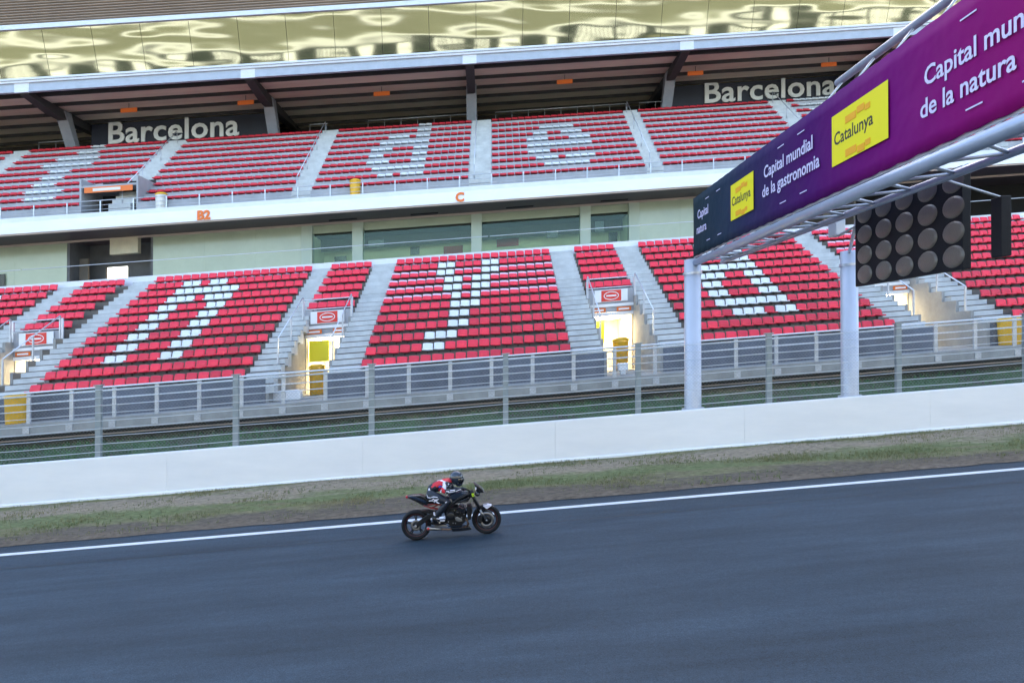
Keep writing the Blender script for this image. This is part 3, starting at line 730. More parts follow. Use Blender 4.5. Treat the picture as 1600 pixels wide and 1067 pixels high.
for bi, (sx, n, p) in enumerate(big):
    kk = bi - 3; let = {-1: L_n, 0: L_y, 1: L_a, -2: L_u}.get(kk, {})
    for r in range(12):
        for i in range(n):
            x = sx + (i + .5) * p; kind = 'white' if i in let.get(r, ()) else 'red'
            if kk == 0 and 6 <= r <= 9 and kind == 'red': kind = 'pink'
            col = {'red': 'red plastic seat', 'white': 'white plastic seat', 'pink': 'red seat with a pale top edge'}[kind]
            lab = None if kk not in blockname else '%s in the %s row of %s' % (col, ordn[r], blockname[kk])
            seats.append((0, x, LY + LP * r, LZ + LR * r, kind, lab))
for bi, (sx, n, p) in enumerate(small):
    for r in range(6, 12):
        for i in range(n):
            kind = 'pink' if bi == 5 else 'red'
            seats.append((0, sx + (i + .5) * p, LY + LP * r, LZ + LR * r, kind, None))
for bi, (sx, n, p) in enumerate(ups):
    let = {1: U_r, 3: U_d, 4: U_e, 6: U_x}.get(bi, {})
    for r in range(10):
        for i in range(n):
            x = sx + (i + .5) * p
            if r <= 2 and -24.45 < x < -20.8: continue
            kind = 'uwhite' if i in let.get(r, ()) else 'ured'
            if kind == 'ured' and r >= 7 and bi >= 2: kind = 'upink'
            seats.append((1, x, UY + UP * r, UZ + UR * r, kind, None))
def in_view(s):
    d = s[2]; return -21.2 < (s[1] - .03 * d) / d * 27.4 < 20.6 and s[5]
cand = sorted([s for s in seats if s[0] == 0 and in_view(s)], key=lambda s: s[2])[:296]
cs = set(id(s) for s in cand)
labset = {}
for s in cand:
    o = bpy.data.objects.new('stadium_seat', SM[s[4]][0]); o.location = (s[1], s[2], s[3] + K * s[1] + .004)
    o.rotation_euler = (R(random.uniform(-1.5, 1.5)), 0, R(random.uniform(-2, 2)))
    COL.objects.link(o); tag(o, s[5], 'seat', s[5].replace('seat in', 'seats in').replace('seat with', 'seats with'))
rest = MB(); idx = {'seat_red': 0, 'seat_white': 1, 'seat_pink': 2, 'seat_dark': 3, 'seat_red_up': 4}
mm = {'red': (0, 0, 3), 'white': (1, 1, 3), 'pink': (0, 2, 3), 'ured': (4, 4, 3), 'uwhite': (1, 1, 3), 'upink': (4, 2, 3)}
for s in seats:
    if id(s) in cs: continue
    mb = SM[s[4]][1]; n = len(rest.v); dz = s[3] + .004
    # keep each seat level: undo the shear inside the seat
    rest.v += [(x + s[1], y + s[2], z + dz - K * x) for x, y, z in mb.v]
    for f, m_, q in zip(mb.f, mb.m, mb.sm): rest.f.append(tuple(n + i for i in f)); rest.m.append(mm[s[4]][m_]); rest.sm.append(q)
o = rest.build('stadium_seats', ['seat_red', 'seat_white', 'seat_pink', 'seat_dark', 'seat_red_up'], kind='stuff')

# ------------------------------------------------------------------ gantry over the track
gan = empty('gantry', 6.58, 22.15, 0, 'steel gantry crossing the track with a long purple banner, on two white posts', 'gantry')
for px, zt in ((6.58, 6.15), (11.79, 6.05)):
    MB().lathe([(.27, 0), (.27, zt), (.0, zt)], (px, 22.15, 0), 'z', 24).build('post', 'pole', gan)
    mb = MB(); mb.lathe([(.31, zt - .5), (.31, zt - .42)], (px, 22.15, 0), 'z', 24).lathe([(.36, 1.2), (.36, 1.3), (.27, 1.3)], (px, 22.15, 0), 'z', 24).build('collar', 'galv', gan)
MB().tube([(6.62, 22.5, 6.02), (6.62, 12, 6.05), (6.62, 1.2, 6.02)], .12, 14).build('bottom_chord', 'tube', gan)
MB().tube([(6.92, 13.4, 8.52), (6.92, 1.2, 8.40)], .075, 12).build('top_chord', 'tube', gan)
MB().tube([(7.5, 22.0, 5.98), (7.5, 1.2, 6.0)], .07, 10).build('inner_chord', 'tube', gan)
mb = MB()
for i in range(11):
    y = 13.2 - 1.15 * i
    mb.tube([(6.92, y, 8.48), (6.56, y - .05, 8.07)], .022, 6)
mb.build('rung', 'galv', gan)
mb = MB()
for i in range(18):
    y = 21.7 - 1.15 * i
    mb.tube([(6.62, y, 6.05), (7.5, y - .55, 6.0)], .03, 6); mb.tube([(7.5, y - .55, 6.0), (6.62, y - 1.15, 6.05)], .03, 6)
    mb.tube([(6.70, y, 6.12), (6.92, y - .5, 8.0)], .03, 6)
mb.build('lattice', 'galv', gan)
mb = MB(); mb.box(6.56, 6.60, 1.2, 21.95, 6.17, 6.22); mb.box(6.56, 6.60, 1.2, 21.95, 8.02, 8.06); mb.build('banner_frame', 'galv', gan)
# banner cloth, slightly slack between lacings
mb = MB(); ny = 160; nz = 8
for i in range(ny + 1):
    for j in range(nz + 1):
        y = lerp(21.9, 1.2, i / ny); t = j / nz; z = lerp(6.20, 8.09, t)
        sl = math.sin(i * math.pi / 4) ** 2 * .018
        if j == 0: z += sl
        if j == nz: z -= sl * .6
        mb.v.append((6.53 + .012 * math.sin(y * 2.3 + t * 3) * math.sin(t * math.pi) , y, z))
for i in range(ny):
    for j in range(nz): a = i * (nz + 1) + j; mb.face([a, a + nz + 1, a + nz + 2, a + 1], True)
ban = mb.build('banner', 'banner', gan)
sm_ = ban.modifiers.new('thick', 'SOLIDIFY'); sm_.thickness = .012; sm_.offset = -1
BX = 6.508
def bwrite(name, body, size, y, z, m, bold=.0, par=ban):
    q = MB(); text(q, body, size, lambda u, v, w_: (BX - .004 - w_ * .2, y - u, z + v), .004, bold); 
    return q.build(name, m, par)
for y0, y1, zc in ((18.35, 16.75, 7.17), (12.83, 10.98, 7.17)):
    q = MB(); q.box(BX - .004, BX, y1, y0, 6.70, 7.66); q.build('yellow_square', 'banner_yellow', ban)
    yc = (y0 + y1) / 2; h = (y0 - y1)
    bwrite('square_lettering', 'Catalunya', .335, y0 - .08, 7.08, 'banner_black', .006)
    for zz, mm_ in ((7.44, 1), (6.82, -1)):
        q = MB()
        for s, (dy0, dy1, dz0, dz1) in enumerate(((-.42, -.05, -.07, .06), (-.02, .22, -.02, .10), (.24, .40, -.05, .05))):
            q.box(BX - .012, BX - .006, yc - dy1, yc - dy0, zz + dz0 * mm_ if mm_ > 0 else zz - dz1, zz + dz1 if mm_ > 0 else zz - dz0)
        q.build('orange_mark', 'banner_orange', ban)
for ys, z1, z2 in ((21.45, 7.32, 6.86), (16.2, 7.30, 6.86), (10.15, 7.18, 6.72)):
    bwrite('banner_lettering', 'Capital mundial' if ys < 11 else ('Capital' if ys > 20 else 'Capital mundial'), .40 if ys < 20 else .38, ys - .1, z1, 'banner_white', .006)
    bwrite('banner_lettering', 'de la natura' if ys < 11 else ('natura' if ys > 20 else 'de la gastronomia'), .40 if ys < 20 else .38, ys, z2, 'banner_white', .006)
    q = MB()
    for dy, zz in ((.9, 7.78), (1.9, 7.78), (1.0, 6.50), (2.0, 6.50)):
        if ys - dy - .35 > 18.4 or ys < 20: q.box(BX - .006, BX - .001, ys - dy - .32, ys - dy, zz, zz + .022)
    q.build('tick_marks', 'banner_white', ban)
# start light panel under the gantry
lp = empty('start_light_panel', 8.4, 13.6, 6.4, 'black start light panel with rows of round smoked lamps hanging under the banner', 'traffic light')
PX = 8.42
MB().box(PX, PX + .16, 11.95, 15.55, 4.52, 6.38).build('box', 'panel_dark', lp, bevel=.01)
for i, y in enumerate((12.18, 12.92, 13.66, 14.40, 15.14)):
    for z in (6.13, 5.67, 5.21, 4.77):
        l_ = MB(); l_.lathe([(0, -.02), (.16, -.03), (.195, -.012), (.205, 0)], (PX - .006, y, z), 'x', 22)
        for v in range(len(l_.v)): x_, y_, z_ = l_.v[v]; l_.v[v] = (x_, y + (y_ - y) * 1.45, z_)
        lo = l_.build('lamp', 'lens', lp)
for y in (11.9, 13.6, 15.4): MB().tube([(PX + .08, y, 6.37), (7.55, y, 6.03)], .03, 6).build('hanger', 'galv', lp)
MB().tube([(11.79, 22.15, 6.0), (8.55, 15.6, 6.3)], .05, 8).build('support_arm', 'galv', lp)
cb = empty('camera_box', 8.5, 16.0, 5.6, 'small white camera box on an arm left of the start light panel', 'camera')
MB().box(8.38, 8.62, 16.35, 16.75, 5.85, 6.33).build('housing', 'sign_white', cb, bevel=.02)
MB().tube([(8.5, 16.5, 5.85), (8.46, 15.5, 5.95)], .03, 6).build('arm', 'galv', cb)
sp = empty('hanging_speaker', 8.5, 11.1, 4.7, 'narrow black box hanging at the right of the start light panel', 'box')
MB().box(8.42, 8.60, 11.02, 11.26, 4.62, 5.62).build('housing', 'panel_dark', sp, bevel=.015)  # narrow dark box, taken for a second light panel seen edge-on
MB().tube([(8.5, 11.14, 5.62), (7.5, 11.14, 6.0)], .02, 6).build('hanger', 'galv', sp)

# ------------------------------------------------------------------ pit building across the track (seen mirrored in the upper glazing)
M['pit_wall'] = mat('pit_building_wall', (.16, .165, .115), .7, var=.1, vs=.3)
M['pit_white'] = mat('pit_building_white', (.8, .8, .78), .6)
M['pit_dark'] = mat('pit_building_dark', (.03, .04, .035), .5)
pit = empty('pit_building', 0, -20, 0, 'pale pit building facing the grandstand across the track', 'building')
MB().box(-90, 95, -30, -16, -.1, 14.5).build('wall', 'pit_wall', pit)
mb = MB(); mb.box(-90, 95, -15.99, -15.5, 9.35, 9.85); mb.build('ledge', 'pit_white', pit)
mb = MB(); mb.box(-90, 95, -15.99, -15.4, 12.7, 13.15); mb.build('ledge', 'pit_white', pit)
mb = MB(); mb.box(-90, 95, -15.99, -15.6, 6.3, 9.2); mb.build('sign_band', 'pit_dark', pit)
mb = MB(); mb.box(-90, 95, -30, -15.2, 14.51, 16.2); mb.build('roof', 'pit_dark', pit)
mb = MB(); random.seed(21); x = -88
while x < 92:
    L = random.uniform(2, 6)
    if random.random() < .65:
        q = x
        while q < x + L: ww = random.uniform(.25, .6); mb.box(q, q + ww, -15.6, -15.55, 7.2, 8.6); q += ww + .2
    else: mb.box(x, x + L * .5, -15.6, -15.55, 6.8, 8.9)
    x += L + random.uniform(.5, 2)
mb.build('sign_panel', 'pit_white', pit)
MB().box(-90, 95, 1.2, 1.5, 0, 1.1).build('pit_wall', 'white_paint'); tag(bpy.data.objects['pit_wall'], 'low white wall on the near side of the track', 'wall')
strip('pit_lane', -16, 1.2, -.02, 'asphalt', -90, 95)
# ------------------------------------------------------------------ motorcycle and rider
M['bk_gloss'] = mat('gloss_black_paint', (.005, .006, .009), .22, coat=.15)
M['bk_blue'] = mat('black_paint_blue_sheen', (.012, .024, .048), .2, coat=.5)  # black paint with the bluish reflection put into its colour
M['bk_matte'] = mat('matte_black_metal', (.007, .007, .008), .5, spec=.3)
M['bk_frame'] = mat('satin_black_frame', (.009, .010, .012), .35, spec=.4)
M['tyre'] = mat('tyre_rubber', (.010, .011, .013), .75, spec=.3, bump=.2, bs=60)
M['rim'] = mat('black_rim', (.014, .014, .016), .35, metal=.4)
M['pinstripe'] = mat('red_pinstripe', (.11, .022, .028), .5)
M['steel'] = mat('brushed_steel', (.34, .33, .32), .3, metal=.9)
M['disc'] = mat('brake_disc_steel', (.24, .23, .22), .35, metal=.8)
M['bronze'] = mat('heat_bronzed_pipe', (.25, .16, .11), .35, metal=.8)
M['red_frame'] = mat('red_subframe_paint', (.22, .014, .012), .35)
M['gold'] = mat('gold_anodised', (.40, .30, .12), .35, metal=.7)
M['suit'] = mat('navy_black_leather', (.010, .016, .028), .48, bump=.3, bs=25)
M['suit_red'] = mat('red_leather', (.66, .014, .03), .45, bump=.2, bs=25)
M['suit_white'] = mat('white_leather', (.74, .72, .80), .45)
M['suit_blue'] = mat('blue_leather', (.03, .09, .55), .45)
M['visor'] = mat('black_visor', (.006, .006, .007), .08, coat=1)
M['helmet'] = mat('dark_blue_helmet_shell', (.022, .032, .050), .16, coat=1)
M['lamp_red'] = mat('red_tail_lens', (.45, .01, .03), .3)
M['skin'] = mat('skin', (.45, .27, .20), .6)
M['neon_sticker'] = mat('neon_sticker', (.55, .80, .02), .5)
BY = 13.9
def P(u, v, y=0.):       # side blueprint units -> metres, origin at the rear tyre's contact
    du, dv = u - 348, v - 976
    return ((du * .9964 - dv * .0849) / 617.6, y, (-.0849 * du - .9964 * dv) / 617.6 - y * .215)
def bobj(name, x, z0=0): 
    o = bpy.data.objects.new(name, None); COL.objects.link(o); o.empty_display_size = .3
    o.location = (-1.50, BY, K * -1.50 + .004); o.rotation_euler = (0, -math.atan(K), 0); return o
bike = bobj('motorcycle', 0); tag(bike, 'black naked sport motorcycle leaning forward down the track with its rider', 'motorcycle')
bike['label'] = 'black naked sport motorcycle riding along the track beside the white line'
def slab(mb, pts, y0, y1, ins=.86, ref=None, mid=.28):
    ref = (y0 + y1) / 2 if ref is None else ref
    q = [P(u, v, ref) for u, v in pts]; cx = sum(p[0] for p in q) / len(q); cz = sum(p[2] for p in q) / len(q)
    n = len(mb.v); k = len(q)
    for y, s in ((y0, ins), (y0 + (y1 - y0) * mid, 1), (y1 - (y1 - y0) * mid, 1), (y1, ins)):
        mb.v += [(cx + (p[0] - cx) * s, y, cz + (p[2] - cz) * s) for p in q]
    for r in range(3):
        for i in range(k): j = (i + 1) % k; mb.face([n + r * k + i, n + r * k + j, n + (r + 1) * k + j, n + (r + 1) * k + i])
    mb.face([n + i for i in range(k)]); mb.face([n + 3 * k + i for i in range(k)])
    return mb
def bb(mb, name, m, par=None, bevel=0): 
    return mb.build(name, m, par or bike, shear=False, bevel=bevel)
def wheel(c, rr, tw, front):
    x, _, z = c
    g = bpy.data.objects.new('wheel', None); COL.objects.link(g); g.parent = bike; g.location = (0, 0, 0)
    h = tw / 2; ri = rr * .745
    pr = [(ri, -h * .62), (ri + .02, -h * .86), (rr - .045, -h * 1.0), (rr - .018, -h * .80), (rr - .004, -h * .4), (rr, 0), (rr - .004, h * .4), (rr - .018, h * .80), (rr - .045, h), (ri + .02, h * .86), (ri, h * .62), (ri, -h * .62)]
    bb(MB().lathe(pr, (x, 0, z), 'y', 48), 'tyre', 'tyre', g)
    r = MB(); r.lathe([(ri + .002, -h * .66), (ri - .028, -h * .60), (ri - .034, -h * .3), (ri - .034, h * .3), (ri - .028, h * .60), (ri + .002, h * .66)], (x, 0, z), 'y', 48)
    bb(r, 'rim', 'rim', g)
    bb(MB().lathe([(ri - .001, -h * .675), (ri - .009, -h * .668)], (x, 0, z), 'y', 48), 'rim_stripe', 'pinstripe', g)
    s = MB()
    for i in range(5):
        t = 2 * math.pi * i / 5 + .3
        for dt in (-.10, .10):
            s.tube([(x + .035 * math.cos(t), 0, z + .035 * math.sin(t)), (x + (ri - .03) * math.cos(t + dt), 0, z + (ri - .03) * math.sin(t + dt))], [.014, .010], 8)
    s.lathe([(.0, -.05), (.038, -.05), (.038, .05), (0, .05)], (x, 0, z), 'y', 16)
    bb(s, 'spokes', 'rim', g)
    for sy in ((-1, 1) if front else (-1,)):
        ro, rin, yy = (.158, .095, .062) if front else (.110, .06, .058)
        d = MB(); d.lathe([(rin, sy * yy), (ro, sy * yy), (ro, sy * (yy + .005)), (rin, sy * (yy + .005)), (rin, sy * yy)], (x, 0, z), 'y', 36)
        bb(d, 'brake_disc', 'disc', g)
        d = MB(); d.lathe([(.03, sy * (yy + .002)), (rin + .004, sy * (yy + .007)), (rin + .004, sy * (yy - .003)), (.03, sy * (yy - .006))], (x, 0, z), 'y', 10)
        bb(d, 'disc_carrier', 'rim', g)
    return g
rw = (P(335, 790)[0], 0, .302); fw = (P(1212, 727)[0], 0, .297)
wheel(rw, .302, .19, False); wheel(fw, .297, .125, True)
# swingarm: arched right arm and straight left arm
for sy in (-1, 1):
    m = MB(); y = sy * .115
    slab(m, [(318, 792), (345, 765), (420, 705), (480, 665), (545, 640), (640, 630), (645, 690), (560, 705), (490, 728), (420, 775), (360, 822), (325, 822)], y - .022, y + .022, .93, ref=y)
    bb(m, 'swingarm', 'bk_frame', bevel=.006)
bb(MB().lathe([(0, -.15), (.026, -.15), (.026, .15), (0, .15)], rw, 'y', 16), 'rear_axle', 'steel')
bb(slab(MB(), [(300, 806), (325, 800), (350, 812), (345, 828), (312, 826)], -.155, -.14, ref=-.14), 'chain_adjuster', 'steel')
bb(slab(MB(), [(395, 610), (470, 606), (560, 625), (600, 640), (560, 655), (480, 640), (420, 632)], -.09, .09, .95), 'rear_hugger', 'bk_matte')
# engine
e = MB(); slab(e, [(690, 620), (720, 560), (800, 545), (930, 560), (965, 640), (950, 740), (900, 790), (760, 795), (700, 730)], -.155, .155, .92)
eng = bb(e, 'engine', 'bk_matte', bevel=.01)
e = MB(); slab(e, [(845, 560), (870, 545), (960, 575), (945, 625), (850, 600)], -.20, .20, .95); bb(e, 'cylinder_head', 'bk_gloss', eng)
e = MB(); c = P(768, 680, -.17); e.lathe([(0, -.030), (.070, -.030), (.088, -.012), (.092, .02), (0, .02)], c, 'y', 28); bb(e, 'clutch_cover', 'bk_frame', eng)
e = MB(); c = P(860, 640, -.16); e.lathe([(0, -.02), (.045, -.02), (.055, .01), (0, .02)], c, 'y', 20); bb(e, 'alternator_cover', 'bk_frame', eng)
e = MB(); slab(e, [(822, 700), (850, 690), (905, 715), (915, 745), (870, 752), (830, 735)], -.175, -.15, ref=-.17); bb(e, 'water_pump', 'steel', eng, .004)
e = MB()
for (u, v) in ((700, 590), (722, 640), (742, 752), (800, 768), (815, 610), (905, 700), (935, 660), (830, 770), (690, 700), (905, 610)):
    c = P(u, v, -.165); e.lathe([(0, -.012), (.010, -.012), (.012, .01)], c, 'y', 8)
bb(e, 'bolts', 'steel', eng)
# radiator, belly pan, downpipes
bb(slab(MB(), [(965, 545), (1015, 540), (1035, 600), (1020, 700), (985, 712), (968, 640)], -.17, .17, .97), 'radiator', 'bk_matte', bevel=.004)
bb(slab(MB(), [(762, 812), (960, 806), (990, 795), (1028, 838), (900, 855), (780, 862)], -.12, .12, .9), 'belly_pan', 'bk_gloss', bevel=.006)
bb(slab(MB(), [(740, 798), (955, 792), (962, 808), (745, 816)], -.135, -.12, ref=-.13), 'lower_rail', 'bk_blue')
for y in (-.10, 0, .10):
    bb(MB().tube([P(945, 700, y), P(968, 735, y), P(985, 780, y), P(960, 815, y * .7), P(860, 838, -.05 + y * .3)], .020, 10), 'exhaust_header', 'bronze')
mf = MB(); mf.tube([P(478, 832, -.17), P(492, 832, -.17), P(620, 838, -.15), P(655, 842, -.14)], [.040, .046, .040, .026], 16)
mz = bb(mf, 'muffler', 'steel')
bb(MB().tube([P(652, 842, -.14), P(745, 848, -.11), P(790, 838, -.07)], [.024, .020, .020], 12), 'link_pipe', 'bronze')
bb(slab(MB(), [(485, 820), (512, 822), (512, 846), (485, 846)], -.222, -.212, ref=-.215), 'muffler_badge', 'sign_red', mz)
bb(slab(MB(), [(560, 795), (700, 790), (735, 800), (730, 815), (600, 812)], -.19, -.16, ref=-.17), 'footrest_hanger', 'steel', bevel=.004)
# frame spars
for sy in (-1, 1):
    f = MB(); y = sy * .16
    f.tube([P(1015, 395, sy * .07), P(950, 425, y), P(850, 480, y), P(770, 540, y), P(730, 610, y), P(705, 660, sy * .13)], [.03, .032, .030, .028, .028, .026], 10)
    f.tube([P(1010, 430, sy * .07), P(960, 500, y), P(880, 500, y), P(800, 520, y)], [.022, .020, .020, .018], 8)
    f.tube([P(770, 545, y), P(720, 590, y), P(690, 640, y)], .018, 8)
    bb(f, 'frame_spar', 'bk_frame')
    f = MB(); y = sy * .10
    f.tube([P(430, 552, y), P(520, 582, y), P(625, 600, y), P(700, 585, y)], [.012, .016, .018, .018], 8)
    f.tube([P(480, 545, y), P(560, 532, y), P(650, 545, y), P(700, 560, y)], [.012, .014, .014, .014], 8)
    f.tube([P(520, 582, y), P(600, 545, y)], .010, 6)
    bb(f, 'subframe', 'red_frame')
# tank, seat, tail
t = MB(); slab(t, [(705, 432), (735, 405), (790, 378), (870, 362), (950, 366), (1000, 392), (985, 430), (930, 452), (860, 474), (780, 470), (720, 455)], -.15, .15, .80, mid=.36)
bb(t, 'fuel_tank', 'bk_blue', bevel=.02)
bb(slab(MB(), [(770, 465), (860, 474), (960, 440), (1000, 410), (1005, 440), (960, 480), (880, 500), (790, 500)], -.17, .17, .95), 'tank_lower_trim', 'bk_gloss', bevel=.01)
bb(slab(MB(), [(440, 455), (520, 470), (620, 470), (700, 445), (740, 460), (720, 500), (600, 515), (480, 510)], -.12, .12, .9), 'seat', 'bk_matte', bevel=.015)
tl = MB(); slab(tl, [(215, 430), (280, 416), (380, 411), (440, 432), (500, 470), (560, 505), (540, 540), (480, 552), (415, 548), (330, 500), (225, 452)], -.085, .085, .86)
tail = bb(tl, 'tail', 'bk_gloss', bevel=.01)
bb(slab(MB(), [(240, 438), (330, 445), (420, 480), (470, 505), (450, 520), (370, 490), (260, 452)], -.094, -.080, ref=-.08), 'tail_side_panel', 'bk_blue', tail)
bb(slab(MB(), [(198, 436), (214, 427), (234, 432), (232, 456), (214, 460), (202, 452)], -.05, .05, .9), 'tail_light', 'lamp_red', tail, .004)
# front end
for sy in (-1, 1):
    y = sy * .10
    f = MB(); f.tube([P(1000, 372, y), P(1060, 470, y), P(1128, 600, y)], .028, 12); bb(f, 'fork_tube', 'bk_frame')
    f = MB(); f.tube([P(1126, 598, y), P(1190, 700, y)], .021, 12); bb(f, 'fork_slider', 'steel')
    f = MB(); f.tube([P(1186, 690, y), P(1218, 745, y)], [.026, .030], 12); bb(f, 'fork_foot', 'bk_frame')
    f = MB(); slab(f, [(1105, 690), (1135, 660), (1165, 690), (1150, 760), (1115, 770), (1100, 730)], y - .03 + sy * .01, y + .03 + sy * .01, ref=y); bb(f, 'brake_caliper', 'bk_matte', bevel=.006)
bb(MB().lathe([(0, -.14), (.018, -.14), (.018, .14), (0, .14)], fw, 'y', 14), 'front_axle', 'steel')
bb(slab(MB(), [(1100, 612), (1120, 580), (1165, 545), (1230, 536), (1285, 548), (1320, 575), (1300, 580), (1250, 572), (1200, 590), (1180, 625), (1120, 640)], -.070, .070, .93), 'front_mudguard', 'bk_gloss', bevel=.01)
bb(slab(MB(), [(1165, 545), (1230, 534), (1272, 543), (1215, 585), (1195, 572)], -.078, .078, .97), 'mudguard_sticker', 'suit_white')
bb(slab(MB(), [(985, 375), (1030, 362), (1055, 400), (1045, 440), (1000, 430)], -.12, .12, .95), 'steering_yoke', 'bk_matte', bevel=.006)
st_ = bb(slab(MB(), [(1020, 405), (1048, 398), (1064, 436), (1036, 446)], -.142, -.130, ref=-.14, ins=.97), 'number_sticker', 'neon_sticker')
bb(slab(MB(), [(1038, 415), (1044, 412), (1050, 428), (1043, 432)], -.146, -.143, ref=-.14), 'sticker_mark', 'banner_black', st_)
fl = MB(); slab(fl, [(1043, 258), (1062, 268), (1110, 298), (1150, 328), (1172, 352), (1186, 385), (1140, 386), (1090, 380), (1072, 350), (1080, 330), (1060, 300)], -.11, .11, .86)
fs = bb(fl, 'fly_screen', 'bk_gloss', bevel=.012)
bb(slab(MB(), [(1064, 330), (1080, 318), (1085, 345), (1070, 362)], -.115, -.10, ref=-.1), 'screen_sticker', 'suit_white', fs)
hl = MB(); c = P(1098, 398, 0); 
for y in (-.07, .07): hl.ball((c[0], y, c[2]), (.055, .055, .05), 14, 8)
bb(hl, 'headlight', 'visor')
# handlebar with levers, cables
hb = MB(); hb.tube([P(925, 352, -.36), P(965, 352, -.22), P(1000, 372, -.10), P(1000, 372, .10), P(965, 352, .22), P(925, 352, .36)], .013, 8); bar = bb(hb, 'handlebar', 'bk_matte')
lv = MB()
for s in (-1, 1): lv.tube([P(990, 378, s * .22), P(950, 380, s * .34), P(915, 378, s * .37)], .007, 6)
bb(lv, 'levers', 'steel', bar)
cb_ = MB(); cb_.tube([P(985, 385, -.12), P(1030, 450, -.14), P(1075, 540, -.13), P(1110, 650, -.12)], .006, 6); cb_.tube([P(1000, 400, .1), P(1050, 470, -.05), P(1040, 560, -.10)], .006, 6); bb(cb_, 'brake_hose', 'bk_matte')
pg = MB(); pg.tube([P(640, 760, -.14), P(640, 760, -.26)], .014, 8); pg.tube([P(640, 760, .14), P(640, 760, .26)], .014, 8); bb(pg, 'footpeg', 'steel')

# rider ------------------------------------------------------------
rider = bobj('person', 0); tag(rider, 'rider in a red, white and navy leather suit crouched on the black motorcycle', 'person')
def skinmesh(joints, edges, rad, root=0, sub=2):
    me = bpy.data.meshes.new('sk'); me.from_pydata(joints, edges, []); o = bpy.data.objects.new('sk', me); COL.objects.link(o)
    m = o.modifiers.new('s', 'SKIN'); m.use_smooth_shade = True; m.branch_smoothing = .6
    for i, r in enumerate(rad):
        v = me.skin_vertices[0].data[i]; v.radius = r if isinstance(r, tuple) else (r, r); v.use_root = (i == root)
    s = o.modifiers.new('u', 'SUBSURF'); s.levels = sub; s.render_levels = sub
    bpy.context.view_layer.update()
    r = bpy.data.meshes.new_from_object(o.evaluated_get(bpy.context.evaluated_depsgraph_get()))
    bpy.data.objects.remove(o); bpy.data.meshes.remove(me); return r
J = [P(492, 412, 0), P(530, 350, 0), P(600, 305, 0), P(680, 272, 0), P(748, 248, 0), P(800, 225, 0),
     P(728, 292, -.17), P(672, 372, -.30), P(760, 384, -.33), P(855, 366, -.345),
     P(748, 292, .17), P(762, 340, .32), P(840, 352, .35), P(900, 352, .355),
     P(505, 430, -.12), P(620, 462, -.20), P(735, 510, -.235), P(665, 590, -.225), P(592, 672, -.20), P(582, 706, -.20),
     P(505, 430, .12), P(620, 462, .20), P(735, 510, .235), P(665, 590, .225), P(592, 672, .20), P(582, 706, .20)]
E_ = [(0, 1), (1, 2), (2, 3), (3, 4), (4, 5), (3, 6), (6, 7), (7, 8), (8, 9), (3, 10), (10, 11), (11, 12), (12, 13), (0, 14), (14, 15), (15, 16), (16, 17), (17, 18), (18, 19), (0, 20), (20, 21), (21, 22), (22, 23), (23, 24), (24, 25)]
Rd = [.150, .150, .158, .155, .085, .055, .086, .056, .054, .036, .078, .056, .052, .036, .135, .100, .074, .066, .046, .044, .125, .095, .072, .066, .046, .044]
me = skinmesh(J, E_, Rd, 0)
for k_ in ('suit', 'suit_red', 'suit_white', 'suit_blue'): me.materials.append(M[k_])
def inside(p, poly):
    c = False; n = len(poly); x, z = p
    for i in range(n):
        (x1, z1), (x2, z2) = poly[i], poly[(i + 1) % n]
        if (z1 > z) != (z2 > z) and x < (x2 - x1) * (z - z1) / (z2 - z1) + x1: c = not c
    return c
def unP(p):               # back to blueprint units for the panels of the suit
    x = p.x * 617.6; z = (p.z + p.y * .215) * 617.6
    return (x * .9964 - z * .0849 + 348, -(x * .0849 + z * .9964) + 976)
RED = [(505, 322), (560, 272), (640, 228), (700, 185), (768, 215), (790, 262), (770, 262), (690, 248), (668, 300), (655, 318), (600, 316)]
REDE = [(608, 372), (640, 328), (690, 335), (712, 372), (700, 398), (655, 414), (615, 400)]
WHT = [(668, 250), (700, 240), (705, 290), (718, 350), (690, 350), (664, 315)]
WHT2 = [(595, 240), (640, 232), (700, 262), (640, 256)]
BLU = [(612, 308), (660, 306), (655, 335), (628, 330)]
WST = [(715, 380), (790, 358), (835, 362), (830, 380), (760, 392), (712, 402)]
for p in me.polygons:
    q = unP(p.center); m_ = 0
    if inside(q, RED): m_ = 1
    if p.center.y < 0.02:
        if inside(q, WHT2): m_ = 2
        if inside(q, WHT): m_ = 2
        if inside(q, BLU): m_ = 3
        if inside(q, REDE): m_ = 1
        if inside(q, WST): m_ = 2 if int((q[1] + q[0] * .2) / 9) % 2 == 0 else 0
    p.material_index = m_; p.use_smooth = True
o = bpy.data.objects.new('body', me); COL.objects.link(o); o.parent = rider
from mathutils.bvhtree import BVHTree
bmx = bmesh.new(); bmx.from_mesh(me); bvh = BVHTree.FromBMesh(bmx)
def decal(polys, name, m):    # thin patches stitched on the near side of the suit
    mb = MB()
    for pl in polys:
        pts = []; miss = []; last = .85
        for u, v in pl:
            # ray along the line of sight of the blueprint
            x, _, z0 = P(u, v, 0)
            org = Vector((x, -1, z0 + .215)); d = Vector((0, 1, -.215)).normalized()
            h = bvh.ray_cast(org, d)
            if h[0] is None: miss.append(len(pts)); pts.append((org, d)); continue
            last = h[3]; pts.append(h[0] - d * .006)
        if pts:
            for q in miss: pts[q] = pts[q][0] + pts[q][1] * (last - .006)
            n = len(mb.v); k = len(pts); mb.v += [tuple(p) for p in pts] + [tuple(p + Vector((0, .004, 0))) for p in pts]
            mb.face(range(n, n + k))
            for i in range(k): j = (i + 1) % k; mb.face([n + i, n + j, n + k + j, n + k + i])
    return mb.build(name, m, rider, shear=False)
